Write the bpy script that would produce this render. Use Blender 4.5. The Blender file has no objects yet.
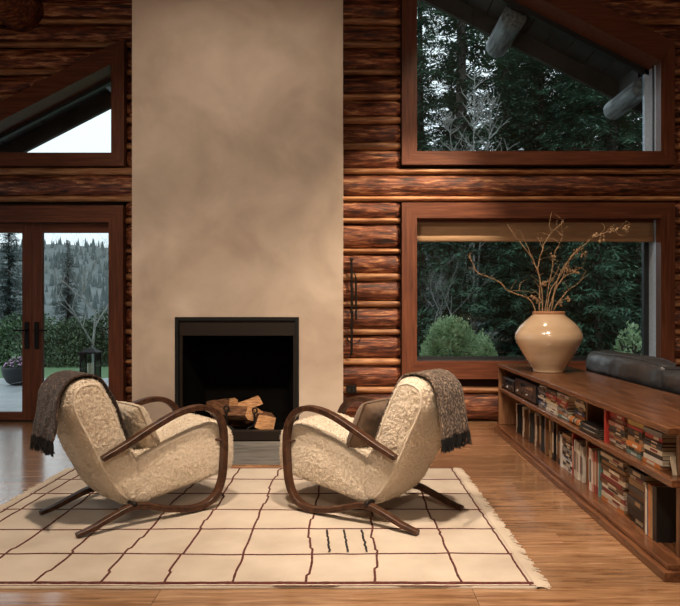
import bpy, math, random
from mathutils import Vector, Matrix, noise
sc = bpy.context.scene
COL = sc.collection
# ------------------------------------------------------------------ camera, sky, exposure
CAMZ = 1.2
cam = bpy.data.cameras.new('camera'); camo = bpy.data.objects.new('camera', cam); COL.objects.link(camo)
camo.location = (0, 0, CAMZ); camo.rotation_euler = (math.pi/2, 0, 0)
cam.sensor_width = 36; cam.lens = 36; cam.shift_x = -5/680; cam.shift_y = 9/680
cam.clip_end = 600
sc.camera = camo
vs = sc.view_settings
vs.view_transform = 'Standard'; vs.look = 'None'; vs.exposure = 0.0; vs.gamma = 1.0; vs.use_curve_mapping = False
wd = bpy.data.worlds.new('overcast_sky'); sc.world = wd; wd.use_nodes = True
wn = wd.node_tree; wn.nodes.clear()
wo = wn.nodes.new('ShaderNodeOutputWorld'); wb = wn.nodes.new('ShaderNodeBackground')
wt = wn.nodes.new('ShaderNodeTexCoord'); wz = wn.nodes.new('ShaderNodeTexNoise'); wr = wn.nodes.new('ShaderNodeValToRGB')
wz.inputs['Scale'].default_value = 2.0; wz.inputs['Detail'].default_value = 4
wr.color_ramp.elements[0].position = .3; wr.color_ramp.elements[0].color = (.62, .70, .76, 1)
wr.color_ramp.elements[1].position = .7; wr.color_ramp.elements[1].color = (.84, .90, .94, 1)
wn.links.new(wt.outputs['Generated'], wz.inputs['Vector']); wn.links.new(wz.outputs['Fac'], wr.inputs['Fac'])
wn.links.new(wr.outputs['Color'], wb.inputs['Color']); wb.inputs['Strength'].default_value = 1.6
wn.links.new(wb.outputs['Background'], wo.inputs['Surface'])
# lamps of the room: (location, aim, watts, radius, cone degrees, colour); their fixtures are built further down
WARM = (1.0, .79, .60)
LAMPS = [
    ((-.75, 2.3, 4.75), (-.75, 4.3, .2), 720, .16, 75, WARM),
    ((1.85, 5.5, 4.6), (.22, 7.42, .95), 1000, .05, 46, (1, .76, .52)),
    ((-1.5, 2.2, 4.75), (-1.0, 6.3, 1.9), 320, .16, 60, WARM),
    ((.55, 2.2, 4.75), (1.5, 4.6, .2), 800, .14, 72, WARM),
    ((1.10, 5.6, 5.15), (2.2, 7.4, 1.6), 170, .05, 80, (1, .76, .54)),
]
FILL_LAMP = ((.1, -.9, 3.3), 190, .28, (1, .83, .64))  # globe pendant added behind the camera for frontal fill

# ------------------------------------------------------------------ helpers
def R(a): return math.radians(a)
def px(x, y, D): return Vector(((x-345)*D/680, D, CAMZ-(y-312)*D/680))
class MB:
    def __init__(s): s.v = []; s.f = []
    def add(s, vs, fs):
        n = len(s.v); s.v += [tuple(v) for v in vs]; s.f += [tuple(i+n for i in f) for f in fs]; return s
    def box(s, x0, x1, y0, y1, z0, z1, M=None):
        vs = [Vector((x, y, z)) for x in (x0, x1) for y in (y0, y1) for z in (z0, z1)]
        if M: vs = [M @ v for v in vs]
        return s.add(vs, [(0,1,3,2), (4,6,7,5), (0,4,5,1), (2,3,7,6), (0,2,6,4), (1,5,7,3)])
    def bbox(s, x0, x1, y0, y1, z0, z1, b=.004, M=None):
        """box with chamfered edges"""
        vs = []; idx = {}
        for i, x in enumerate((x0, x1)):
            for j, y in enumerate((y0, y1)):
                for k, z in enumerate((z0, z1)):
                    sx = 1-2*i; sy = 1-2*j; sz = 1-2*k
                    for a in range(3):
                        p = [x+sx*b, y+sy*b, z+sz*b]; p[a] = (x, y, z)[a]
                        idx[(i, j, k, a)] = len(vs); vs.append(Vector(p))
        fs = []
        for a in range(3):
            o = [q for q in range(3) if q != a]
            for sd in (0, 1):
                quad = []
                for (m, n) in ((0,0), (1,0), (1,1), (0,1)):
                    c = [0,0,0]; c[a] = sd; c[o[0]] = m; c[o[1]] = n; quad.append(idx[(*c, a)])
                fs.append(quad)
        for a in range(3):
            o = [q for q in range(3) if q != a]
            for m in (0, 1):
                for n in (0, 1):
                    c0 = [0,0,0]; c0[o[0]] = m; c0[o[1]] = n; c1 = list(c0); c1[a] = 1
                    fs.append([idx[(*c0, o[0])], idx[(*c1, o[0])], idx[(*c1, o[1])], idx[(*c0, o[1])]])
        for i in (0,1):
            for j in (0,1):
                for k in (0,1): fs.append([idx[(i,j,k,0)], idx[(i,j,k,1)], idx[(i,j,k,2)]])
        if M: vs = [M @ v for v in vs]
        return s.add(vs, fs)
    def sweep(s, pts, sec, up, scale=None, caps=True):
        """sweep a closed section (list of (n, b)) along pts; b runs along `up`"""
        pts = [Vector(p) for p in pts]; up = Vector(up); n = len(pts); m = len(sec); vs = []
        for i, p in enumerate(pts):
            t = (pts[min(i+1, n-1)]-pts[max(i-1, 0)]).normalized()
            nn = up.cross(t); nn = nn.normalized() if nn.length > 1e-6 else Vector((1,0,0)); bb = t.cross(nn)
            k = scale[i] if scale else 1
            for (a, b) in sec: vs.append(p+nn*a*k+bb*b*k)
        fs = [(i*m+j, i*m+(j+1)%m, (i+1)*m+(j+1)%m, (i+1)*m+j) for i in range(n-1) for j in range(m)]
        if caps: fs += [tuple(range(m))[::-1], tuple((n-1)*m+j for j in range(m))]
        return s.add(vs, fs)
    def tube(s, pts, r, seg=8, r1=None, up=(.123, .31, .94)):
        n = len(pts); r1 = r if r1 is None else r1
        sec = [(math.cos(2*math.pi*i/seg), math.sin(2*math.pi*i/seg)) for i in range(seg)]
        return s.sweep(pts, sec, up, [r+(r1-r)*i/max(1, n-1) for i in range(n)])
    def lathe(s, prof, c=(0,0,0), seg=32, axis='z'):
        c = Vector(c); m = len(prof); vs = []
        for i in range(seg):
            a = 2*math.pi*i/seg
            for (r, h) in prof:
                if axis == 'z': vs.append(c+Vector((r*math.cos(a), r*math.sin(a), h)))
                elif axis == 'y': vs.append(c+Vector((r*math.cos(a), h, r*math.sin(a))))
                else: vs.append(c+Vector((h, r*math.cos(a), r*math.sin(a))))
        fs = [(i*m+j, ((i+1)%seg)*m+j, ((i+1)%seg)*m+j+1, i*m+j+1) for i in range(seg) for j in range(m-1)]
        return s.add(vs, fs)
    def ball(s, c, r, seg=8, rings=5):
        rr = (r, r, r) if not hasattr(r, '__len__') else r; vs = []; fs = []
        for i in range(rings+1):
            t = math.pi*i/rings
            for j in range(seg):
                a = 2*math.pi*j/seg
                vs.append((c[0]+rr[0]*math.sin(t)*math.cos(a), c[1]+rr[1]*math.sin(t)*math.sin(a), c[2]+rr[2]*math.cos(t)))
        for i in range(rings):
            for j in range(seg): fs.append((i*seg+j, (i+1)*seg+j, (i+1)*seg+(j+1)%seg, i*seg+(j+1)%seg))
        return s.add(vs, fs)
    def prism(s, poly, y0, y1):
        """polygon given in (x, z), extruded along y"""
        n = len(poly); vs = [(x, y0, z) for x, z in poly]+[(x, y1, z) for x, z in poly]
        return s.add(vs, [tuple(range(n)), tuple(range(2*n-1, n-1, -1))]+[(i, i+n, (i+1)%n+n, (i+1)%n) for i in range(n)])
    def mesh(s, name, off=(0,0,0), smooth=False):
        me = bpy.data.meshes.new(name)
        o = Vector(off)
        me.from_pydata([(v[0]-o[0], v[1]-o[1], v[2]-o[2]) for v in s.v], [], s.f)
        if smooth:
            me.polygons.foreach_set('use_smooth', [True]*len(me.polygons))
        me.update(); return me
    def build(s, name, mat, parent=None, world=False, smooth=False, fix=True):
        off = (0,0,0)
        if parent is None:
            xs = [v[0] for v in s.v]; ys = [v[1] for v in s.v]; zs = [v[2] for v in s.v]
            off = ((min(xs)+max(xs))/2, (min(ys)+max(ys))/2, min(zs))
        elif world:
            p = parent; o = Vector()
            while p: o += p.location; p = p.parent
            off = o
        me = s.mesh(name, off, smooth)
        if fix:
            import bmesh
            bm = bmesh.new(); bm.from_mesh(me); bmesh.ops.recalc_face_normals(bm, faces=bm.faces); bm.to_mesh(me); bm.free()
        me.materials.append(mat)
        ob = bpy.data.objects.new(name, me); COL.objects.link(ob)
        if parent: ob.parent = parent
        else: ob.location = off
        return ob
def tag(o, label, cat, group=None):
    o['label'] = label; o['category'] = cat
    if group: o['group'] = group
    return o
def struct(o, label=None, kind='structure'):
    o['kind'] = kind
    if label: o['label'] = label
    return o
def thing(name, label, cat, loc=(0,0,0), rz=0, group=None):
    o = bpy.data.objects.new(name, None); COL.objects.link(o); o.location = loc; o.rotation_euler = (0, 0, rz)
    o.empty_display_size = .1
    return tag(o, label, cat, group)
def link_copy(o, parent=None, loc=None, rz=None):
    c = o.copy(); COL.objects.link(c); c.parent = parent
    if loc is not None: c.location = loc
    if rz is not None: c.rotation_euler = (0, 0, rz)
    return c
def catmull(P, k=8):
    P = [Vector(p) for p in P]; out = []
    for i in range(len(P)-1):
        a = P[max(i-1, 0)]; b = P[i]; c = P[i+1]; d = P[min(i+2, len(P)-1)]
        for j in range(k):
            t = j/k
            out.append(.5*((2*b)+(c-a)*t+(2*a-5*b+4*c-d)*t*t+(3*b-a-3*c+d)*t*t*t))
    out.append(P[-1]); return out
def nz(x, y, z): return noise.noise(Vector((x, y, z)))

# ------------------------------------------------------------------ materials
def mat(name, cols, scale=(1,1,1), rough=.5, nscale=5, detail=6, bump=0, bdist=.01, metal=0, dist=0, pos=None, rand=True,
        spec=.5, coat=0, sheen=0, rough2=None, second=None, hsv=0, bscale=None, nrough=.5, translucent=0):
    """procedural: stretched noise -> colour ramp (+ optional second noise multiplied in) -> principled"""
    m = bpy.data.materials.new(name); m.use_nodes = True; nt = m.node_tree; N = nt.nodes; L = nt.links
    p = N['Principled BSDF']; p.inputs['Roughness'].default_value = rough; p.inputs['Metallic'].default_value = metal
    p.inputs['Specular IOR Level'].default_value = spec; p.inputs['Coat Weight'].default_value = coat
    p.inputs['Coat Roughness'].default_value = .15
    if sheen: p.inputs['Sheen Weight'].default_value = sheen; p.inputs['Sheen Roughness'].default_value = .6
    tc = N.new('ShaderNodeTexCoord'); mp = N.new('ShaderNodeMapping'); mp.inputs['Scale'].default_value = scale
    vec = tc.outputs['Object']
    oi = N.new('ShaderNodeObjectInfo')
    if rand:
        mu = N.new('ShaderNodeMath'); mu.operation = 'MULTIPLY'; mu.inputs[1].default_value = 37.7
        L.new(oi.outputs['Random'], mu.inputs[0])
        ad = N.new('ShaderNodeVectorMath'); ad.operation = 'ADD'; L.new(vec, ad.inputs[0]); L.new(mu.outputs[0], ad.inputs[1]); vec = ad.outputs[0]
    L.new(vec, mp.inputs['Vector'])
    no = N.new('ShaderNodeTexNoise'); no.inputs['Scale'].default_value = nscale; no.inputs['Detail'].default_value = detail
    no.inputs['Roughness'].default_value = nrough
    no.inputs['Distortion'].default_value = dist; L.new(mp.outputs[0], no.inputs['Vector'])
    cr = N.new('ShaderNodeValToRGB'); e = cr.color_ramp.elements
    if pos is None: pos = [.3+.4*i/max(1, len(cols)-1) for i in range(len(cols))]
    while len(e) < len(cols): e.new(.5)
    for i, c in enumerate(cols): e[i].position = pos[i]; e[i].color = (*c, 1)
    L.new(no.outputs['Fac'], cr.inputs['Fac']); col = cr.outputs['Color']
    if second:
        sc2, ns2, c2, p2 = second
        mp2 = N.new('ShaderNodeMapping'); mp2.inputs['Scale'].default_value = sc2; L.new(vec, mp2.inputs['Vector'])
        n2 = N.new('ShaderNodeTexNoise'); n2.inputs['Scale'].default_value = ns2; n2.inputs['Detail'].default_value = 5; L.new(mp2.outputs[0], n2.inputs['Vector'])
        r2 = N.new('ShaderNodeValToRGB'); r2.color_ramp.elements[0].position = p2[0]; r2.color_ramp.elements[1].position = p2[1]
        r2.color_ramp.elements[0].color = (*c2[0], 1); r2.color_ramp.elements[1].color = (*c2[1], 1); L.new(n2.outputs['Fac'], r2.inputs['Fac'])
        mx = N.new('ShaderNodeMix'); mx.data_type = 'RGBA'; mx.blend_type = 'MULTIPLY'; mx.inputs[0].default_value = 1
        L.new(col, mx.inputs[6]); L.new(r2.outputs['Color'], mx.inputs[7]); col = mx.outputs[2]
    if hsv:
        hs = N.new('ShaderNodeHueSaturation'); mr = N.new('ShaderNodeMapRange')
        mr.inputs['To Min'].default_value = 1-hsv; mr.inputs['To Max'].default_value = 1+hsv
        L.new(oi.outputs['Random'], mr.inputs['Value']); L.new(mr.outputs[0], hs.inputs['Value']); L.new(col, hs.inputs['Color']); col = hs.outputs['Color']
    L.new(col, p.inputs['Base Color'])
    if rough2 is not None:
        mr = N.new('ShaderNodeMapRange'); mr.inputs['From Min'].default_value = .3; mr.inputs['From Max'].default_value = .7
        mr.inputs['To Min'].default_value = rough; mr.inputs['To Max'].default_value = rough2
        L.new(no.outputs['Fac'], mr.inputs['Value']); L.new(mr.outputs[0], p.inputs['Roughness'])
    if bump:
        bp = N.new('ShaderNodeBump'); bp.inputs['Strength'].default_value = bump; bp.inputs['Distance'].default_value = bdist
        src = no
        if bscale:
            src = N.new('ShaderNodeTexNoise'); src.inputs['Scale'].default_value = bscale; src.inputs['Detail'].default_value = 4; L.new(vec, src.inputs['Vector'])
        L.new(src.outputs['Fac'], bp.inputs['Height']); L.new(bp.outputs[0], p.inputs['Normal'])
    if translucent:
        tl = N.new('ShaderNodeBsdfTranslucent'); mx2 = N.new('ShaderNodeMixShader'); mx2.inputs[0].default_value = translucent
        L.new(col, tl.inputs['Color']); L.new(p.outputs[0], mx2.inputs[1]); L.new(tl.outputs[0], mx2.inputs[2]); L.new(mx2.outputs[0], N['Material Output'].inputs['Surface'])
    return m
def plain(name, c, rough=.5, metal=0, spec=.5, **k):
    c2 = tuple(min(1, x*1.12) for x in c); c1 = tuple(x*.9 for x in c)
    return mat(name, [c1, c2], rough=rough, metal=metal, nscale=k.pop('nscale', 30), spec=spec, **k)
def glassmat(name, tint=(.93, .97, .97), ior=1.45):
    m = bpy.data.materials.new(name); m.use_nodes = True; nt = m.node_tree; N = nt.nodes; L = nt.links; N.clear()
    o = N.new('ShaderNodeOutputMaterial'); t = N.new('ShaderNodeBsdfTransparent'); g = N.new('ShaderNodeBsdfGlossy'); f = N.new('ShaderNodeFresnel'); x = N.new('ShaderNodeMixShader')
    t.inputs['Color'].default_value = (*tint, 1); g.inputs['Roughness'].default_value = .01; f.inputs['IOR'].default_value = ior
    L.new(f.outputs[0], x.inputs[0]); L.new(t.outputs[0], x.inputs[1]); L.new(g.outputs[0], x.inputs[2]); L.new(x.outputs[0], o.inputs['Surface'])
    return m
def glow(name, c, s):
    m = bpy.data.materials.new(name); m.use_nodes = True; p = m.node_tree.nodes['Principled BSDF']
    p.inputs['Emission Color'].default_value = (*c, 1); p.inputs['Emission Strength'].default_value = s; return m

M_log = mat('peeled_log', [(.020,.006,.004), (.13,.032,.015), (.27,.088,.038), (.62,.34,.17)], (1.0, 9, 9), rough=.42, nscale=3.2, detail=10, nrough=.66, bump=1.0, bdist=.02, dist=.6,
            pos=[.36, .45, .54, .66], rough2=.55, second=((1.6, 7, 7), 3.5, ((.42,.30,.26), (1,1,1)), (.40, .53)), hsv=.15)
M_chink = mat('chink_pole', [(.14,.045,.018), (.32,.145,.062), (.52,.29,.14)], (1, 8, 8), rough=.5, nscale=4, bump=.3, hsv=.18)
M_backing = plain('wall_backing', (.05, .022, .012), .8)
M_trimx = mat('window_wood', [(.078,.023,.012), (.122,.039,.019), (.17,.060,.029)], (1, 16, 16), rough=.38, nscale=3, bump=.08, bdist=.004)
M_trimz = mat('window_wood_upright', [(.078,.023,.012), (.122,.039,.019), (.17,.060,.029)], (16, 16, 1), rough=.38, nscale=3, bump=.08, bdist=.004)
M_trimd = mat('door_wood', [(.075,.021,.010), (.115,.035,.016), (.16,.054,.024)], (16, 16, 1), rough=.38, nscale=3, bump=.08, bdist=.004)
M_alu = plain('pale_skylit_metal', (.52, .68, .88), .35, .0)  # pale metal with the blue of sky light put into its colour
M_darkmetal = plain('dark_window_metal', (.018, .022, .026), .4)
M_glass = glassmat('window_glass')
M_plaster = mat('chimney_plaster', [(.36,.28,.222), (.475,.385,.308), (.58,.485,.40)], (1, 1, 1), rough=.58, nscale=1.5, detail=9, bump=.06, bdist=.01, dist=.5, rand=False,
                second=((1,1,1), 6, ((.92,.92,.92), (1,1,1)), (.3, .7)))
M_black = plain('black_steel', (.005, .0047, .0045), .6, 0, .25)
M_bronze = plain('dark_bronze_steel', (.012, .0075, .005), .5, 0, .3)
M_firebrick = mat('sooty_lining', [(.0012,.001,.001), (.0035,.003,.0025)], rough=.95, nscale=6, bump=.3, spec=.1)
M_hearth = mat('hearth_slate', [(.10,.10,.095), (.17,.165,.155), (.23,.22,.20)], (1, 3, 1), rough=.55, nscale=5, bump=.15)
M_bark = mat('firewood_bark', [(.05,.022,.012), (.16,.07,.032), (.30,.14,.065)], (2, 2, 9), rough=.85, nscale=6, bump=.6, bdist=.02)
M_split = mat('firewood_split', [(.34,.16,.07), (.55,.29,.13), (.72,.43,.22)], (3, 3, 14), rough=.75, nscale=6, bump=.3)
M_iron = plain('wrought_iron', (.012, .010, .009), .55, .5)
M_floor = mat('oak_floor', [(.20,.098,.047), (.31,.165,.083), (.40,.228,.12), (.48,.295,.165)], (1.0, 12, 12), rough=.20, nscale=3.0, coat=.9, nrough=.62, detail=9, bump=.10, bdist=.004, dist=.9,
              rough2=.28, hsv=.2, second=((1.2, 16, 16), 3, ((.70,.63,.57), (1,1,1)), (.36, .5)), pos=[.30,.44,.56,.72])
M_subfloor = plain('floor_gap', (.05, .025, .012), .7)
M_ceiling = mat('ceiling_boards', [(.14,.07,.032), (.24,.13,.06)], (1, 9, 1), rough=.6, nscale=3)
M_roomwall = mat('room_wall', [(.30,.19,.11), (.38,.25,.15)], rough=.8, nscale=3)
M_fleece = mat('sheepskin', [(.69,.60,.48), (.78,.69,.57), (.85,.78,.66)], rough=.95, nscale=60, detail=5, bump=.5, bdist=.006, sheen=.25, spec=.1, second=((1,1,1), 7, ((.94,.92,.89), (1,1,1)), (.35, .6)))
M_bent = mat('bent_wood', [(.032,.013,.007), (.065,.027,.014), (.11,.048,.024)], (6, 6, 6), rough=.42, nscale=5, spec=.4)
M_velvet = mat('taupe_velvet', [(.12,.07,.038), (.21,.13,.075)], rough=.8, nscale=9, sheen=.2, bump=.1)
M_pillowfur = mat('cream_fur', [(.50,.40,.28), (.76,.66,.52)], rough=.95, nscale=45, bump=.9, bdist=.012, sheen=.2)
M_throw1 = mat('dark_tweed', [(.010,.005,.004), (.045,.025,.019), (.22,.15,.11)], rough=.95, nscale=75, detail=3, bump=.8, bdist=.006, pos=[.35,.55,.72], sheen=.1)
M_throw2 = mat('grey_tweed', [(.018,.012,.010), (.11,.075,.053), (.50,.38,.28)], rough=.95, nscale=75, detail=3, bump=.8, bdist=.006, pos=[.35,.52,.72], sheen=.1)
M_fringe = plain('black_fringe', (.008, .008, .009), .95)
M_rug = mat('cream_wool', [(.49,.415,.335), (.59,.515,.425), (.66,.585,.49)], rough=.97, nscale=3, detail=10, bump=.5, bdist=.006, bscale=160, sheen=.15, spec=.1, rand=False)
M_rugline = mat('maroon_wool', [(.05,.012,.010), (.15,.035,.026)], rough=.97, nscale=60, bump=.6)
M_rugblack = plain('black_wool', (.02, .014, .012), .97)
M_case = mat('walnut_case', [(.080,.031,.014), (.14,.057,.026), (.21,.092,.043)], (14, 1.2, 14), rough=.26, nscale=2.6, bump=.05, bdist=.003, detail=8)
M_casev = mat('walnut_upright', [(.11,.046,.021), (.19,.088,.040), (.26,.13,.062)], (14, 14, 1.2), rough=.4, nscale=2.6, bump=.05, bdist=.003)
M_pages = mat('book_pages', [(.55,.46,.33), (.72,.63,.48)], (1, 1, 40), rough=.9, nscale=8)
M_vase = mat('glazed_ceramic', [(.44,.31,.195), (.53,.385,.25), (.59,.44,.30)], (1, 1, 4), rough=.16, nscale=2.5, coat=.6, bump=.03)
M_vaserim = plain('unglazed_rim', (.36, .17, .08), .6)
M_twig = mat('dry_twig', [(.18,.105,.05), (.42,.28,.16)], rough=.8, nscale=20)
M_leather = mat('black_leather', [(.030,.031,.035), (.058,.060,.066)], rough=.36, nscale=4, bump=.35, bdist=.006, bscale=26, spec=.6)
M_shade = mat('linen_shade', [(.30,.19,.11), (.44,.29,.17)], (1, 30, 30), rough=.9, nscale=6, bump=.15)
M_plastic = plain('black_plastic', (.010, .011, .013), .3)
M_silver = plain('silver_trim', (.45, .46, .48), .3, .8)
M_patio = mat('patio_stone', [(.36,.39,.41), (.48,.51,.53)], rough=.35, nscale=4, bump=.1)
M_grass = mat('lawn_grass', [(.09,.17,.08), (.16,.27,.12)], rough=.9, nscale=30, bump=.5)
M_soil = mat('forest_ground', [(.012,.015,.009), (.035,.038,.022)], rough=.95, nscale=6, bump=.5)
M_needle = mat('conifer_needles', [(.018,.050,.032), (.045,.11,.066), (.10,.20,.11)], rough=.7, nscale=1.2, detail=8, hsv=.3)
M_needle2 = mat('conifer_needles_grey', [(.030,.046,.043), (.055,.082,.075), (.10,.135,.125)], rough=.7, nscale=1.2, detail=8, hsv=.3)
M_trunk = mat('tree_bark', [(.03,.025,.02), (.07,.06,.05)], (4, 4, 1), rough=.9, nscale=5)
M_bare = mat('bare_branch', [(.20,.20,.185), (.36,.36,.33)], rough=.85, nscale=8)
M_bushleaf = mat('pale_bush_leaf', [(.16,.25,.12), (.34,.48,.26), (.58,.70,.45)], rough=.5, nscale=7, detail=5, translucent=.45)
M_hedge = mat('shrub_leaf', [(.04,.075,.04), (.085,.14,.07), (.16,.23,.12)], rough=.6, nscale=3, detail=6, hsv=.3)
M_flower = mat('pink_blossom', [(.45,.20,.42), (.75,.52,.72)], rough=.7, nscale=20)
M_planter = plain('black_bowl', (.016, .019, .022), .5)
M_candle = plain('cream_wax', (.72, .66, .48), .5)
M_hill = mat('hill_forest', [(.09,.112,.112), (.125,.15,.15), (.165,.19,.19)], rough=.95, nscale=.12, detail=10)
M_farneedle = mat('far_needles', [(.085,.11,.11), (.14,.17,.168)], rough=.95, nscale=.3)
M_soffit = mat('soffit_boards', [(.036,.030,.027), (.075,.064,.056)], (1, 1, 1), rough=.7, nscale=4)
M_eavelog = mat('weathered_log', [(.10,.10,.105), (.25,.26,.27), (.42,.44,.46)], (8, 1, 8), rough=.75, nscale=3, bump=.4)

# ------------------------------------------------------------------ floor
YW = 7.40                       # face of the log wall
b = MB().box(-5.6, 4.7, -3.6, 7.75, -.25, -.02)
floor = struct(b.build('floor', M_subfloor), 'wide oak plank floor with visible grain')
rnd = random.Random(4)
y = -.2; row = 0
while y < 7.6:
    w = rnd.choice((.17, .19, .21)); x = -5.5-rnd.random()*1.4
    while x < 4.6:
        l = rnd.uniform(1.3, 2.4) if y > 2.2 else 3.5
        x0 = max(x, -5.55); x1 = min(x+l, 4.65)
        if x1 > x0+.05: MB().bbox(x0+.0008, x1-.0008, y+.0008, y+w-.0008, -.02, 0, .0012).build('floor_plank', M_floor, floor, True)
        x += l
    y += w; row += 1
MB().box(-5.55, 4.65, -3.55, -.2, -.02, 0).build('rear_boards', M_floor, floor, True)
# ------------------------------------------------------------------ log wall
ROWY = [-36, -8, 21, 44, 71.5, 96.5, 120, 146, 171, 198.5, 220.5, 251, 277, 304, 332, 362, 390, 423]
def zof(yp, D=YW): return CAMZ-(yp-312)*D/680
def xof(xp, D=YW): return (xp-345)*D/680
SL = .515                       # slope of the roof and of the raked windows
ZR = [zof(v) for v in ROWY]; ZR[-1] = 0.0
ztop = ZR[0]
while ztop < 6.6: ztop += .29; ZR.insert(0, ztop)
FY = 7.34                       # front face of the window frames
# openings: outer outline of each timber frame as (left(z), right(z)) over a z range
def xo(p): return xof(p, FY)
def zo(p): return zof(p, FY)
W1 = dict(l=xo(402), r=xo(675), b=zo(164.5), il=xo(417), ir=xo(661), ib=zo(151), tr=zo(60.7), otr=zo(42))     # tr: inner top at right inner edge
W2 = dict(l=xo(402), r=xo(675), b=zo(379), t=zo(202.5), il=xo(417), ir=xo(661), ib=zo(361.5), it=zo(218))
W3 = dict(l=-4.9, r=xo(124), b=zo(165.5), ir=xo(111), ib=zo(152.5), tr=zo(64), otr=zo(38))
DR = dict(l=-4.95, r=xo(123), t=zo(205.5), ir=xo(108.5), it=zo(222))
def w1top(x): return W1['otr']+SL*(W1['r']-x)      # outer top edge rises to the left
def w3top(x): return W3['otr']-SL*(W3['r']-x)      # outer top edge falls to the left
CH = (xof(132, 6.28), xof(343, 6.28), 6.28)        # chimney breast
CHW = (CH[0], CH[1])
backing = MB()
Y0, Y1 = 7.52, 7.74
# backing: pieces around the openings
XL, XR = -5.6, 4.7
backing.box(DR['r']-.05, W1['l']+.05, Y0, Y1, 0, 6.7)
backing.box(W1['r']-.05, XR, Y0, Y1, 0, 5)
backing.box(W1['l'], W1['r'], Y0, Y1, 0, W2['b']+.05)
backing.box(W1['l'], W1['r'], Y0, Y1, W2['t']-.05, W1['b']+.05)
backing.prism([(W1['l'], w1top(W1['l'])-.06), (W1['r'], w1top(W1['r'])-.06), (XR, w1top(W1['r'])-.06), (XR, 5.4), (W1['l'], 6.7)], Y0, Y1)
backing.box(XL, DR['l']+.03, Y0, Y1, 0, 4.2)
backing.box(DR['l'], DR['r'], Y0, Y1, DR['t']-.05, W3['b']+.05)
backing.prism([(XL, w3top(-4.9)-.3), (W3['l'], w3top(W3['l'])-.06), (W3['r'], w3top(W3['r'])-.06), (W3['r'], 6.7), (XL, 4.6)], Y0, Y1)
wall = struct(backing.build('wall_back', M_backing), 'reddish brown stacked log wall with pale chinking poles')
def logpiece(name, m, xl, xr, zc, rz, ry, yc, seed, amp, seg=22):
    """a log along x whose ends follow xl(z), xr(z)"""
    L = max(.15, xr(zc)-xl(zc)); n = max(5, int(L/.055)); vs = []; fs = []
    for i in range(n+1):
        t = i/n; endk = 1-.16*max(0, 1-min(t, 1-t)*L/.05)**2
        for j in range(seg):
            a = 2*math.pi*j/seg
            dy = -math.cos(a); dz = math.sin(a)
            x_ = xl(zc)+t*L
            k = 1+amp*(nz(x_*1.3+seed, dy*1.6, dz*1.6)+.6*nz(x_*4+seed, dy*4+seed, dz*4)+.35*nz(x_*3, dy*11+seed, dz*11))
            z = zc+dz*rz*k*endk; yv = yc+dy*ry*k*endk
            a0, a1 = xl(z), xr(z)
            vs.append((a0+t*(a1-a0), yv, z))
    for i in range(n):
        for j in range(seg): fs.append((i*seg+j, i*seg+(j+1)%seg, (i+1)*seg+(j+1)%seg, (i+1)*seg+j))
    fs += [tuple(range(seg)), tuple(n*seg+j for j in range(seg))[::-1]]
    return MB().add(vs, fs).build(name, m, wall, True, True)
def const(v): return lambda z: v
rnd = random.Random(11)
for i in range(len(ZR)-1):
    zt, zb = ZR[i], ZR[i+1]; zc = (zt+zb)/2+.01
    def segs(z0, z1):
        zm = (z0+z1)/2; out = []
        # right side of the wall, from the chimney to the right edge
        lo = CH[1]-.25; hi = XR-.02
        lowR = z0 > W2['b']-.06 and z1 < W2['t']+.06
        midL = w1top(W1['r'])
        if zm > W2['b'] and zm < W2['t']:
            out += [(const(lo), const(W2['l']-.012)), (const(W2['r']+.012), const(hi))]
        elif zm > W1['b'] and zm < W1['otr']:
            out += [(const(lo), const(W1['l']-.012)), (const(W1['r']+.012), const(hi))]
        elif zm >= W1['otr'] and zm < w1top(W1['l']):
            out += [(const(lo), const(W1['l']-.012)), (lambda z: min(W1['r']+.012, max(W1['l'], W1['r']-(z-W1['otr'])/SL))+.03, const(hi))]
        else: out += [(const(lo), const(hi))]
        lo = XL+.02; hi = CH[0]+.25
        if zm < DR['t']: out += [(const(DR['r']+.012), const(hi))]
        elif zm > W3['b'] and zm < w3top(W3['l']): out += [(const(W3['r']+.012), const(hi))]
        elif zm > W3['b'] and zm < W3['otr']:
            out += [(const(W3['r']+.012), const(hi)), (const(lo), lambda z: max(W3['l'], min(W3['r'], W3['r']-(W3['otr']-z)/SL))-.03)]
        else: out += [(const(lo), const(hi))]
        return out
    for (a, c) in segs(zb, zt):
        if c(zc)-a(zc) < .12: continue
        logpiece('log', M_log, a, c, zc-.012, (zt-zb)/2*.93, .135, 7.515, rnd.random()*50, .075)
    for (a, c) in segs(zt-.04, zt+.04):
        if c(zt)-a(zt) < .12: continue
        logpiece('chinking_pole', M_chink, a, c, zt, .034*rnd.uniform(.8, 1.25), .045, 7.425, rnd.random()*50, .10, 10)
# the other walls and ceiling of the room
b = MB(); b.box(-5.75, -5.6, -3.6, 3.2, 0, 4.6); b.box(-5.75, -5.6, 7.0, 7.75, 0, 4.6); b.box(-5.75, -5.6, 3.2, 7.0, 2.9, 4.6); b.box(-5.75, -5.6, 3.2, 7.0, 0, .12)
struct(b.build('wall_left', M_roomwall))
w = bpy.data.objects.new('added_window', None); COL.objects.link(w); w.location = (-5.68, 5.1, .12); w['kind'] = 'structure'; w['label'] = 'tall glazed opening added out of view in the left side wall'  # opening added out of view to bring cool daylight from the left
for k in range(4): MB().box(-5.72, -5.62, 3.2+k*1.25, 3.27+k*1.25-(.02 if k == 3 else 0), .12, 2.9).build('mullion', M_trimd, w, True)
for k in range(3): MB().box(-5.685, -5.675, 3.27+k*1.25, 4.45+k*1.25, .12, 2.9).build('pane', M_glass, w, True)
struct(MB().box(4.7, 4.85, -3.6, 7.75, 0, 5.2).build('wall_right', M_roomwall))
struct(MB().prism([(-5.75, 0), (4.85, 0), (4.85, 4.6), (.32, 6.95), (-5.75, 4.0)], -3.75, -3.6).build('wall_rear', M_roomwall))
PK = 6.9
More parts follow.
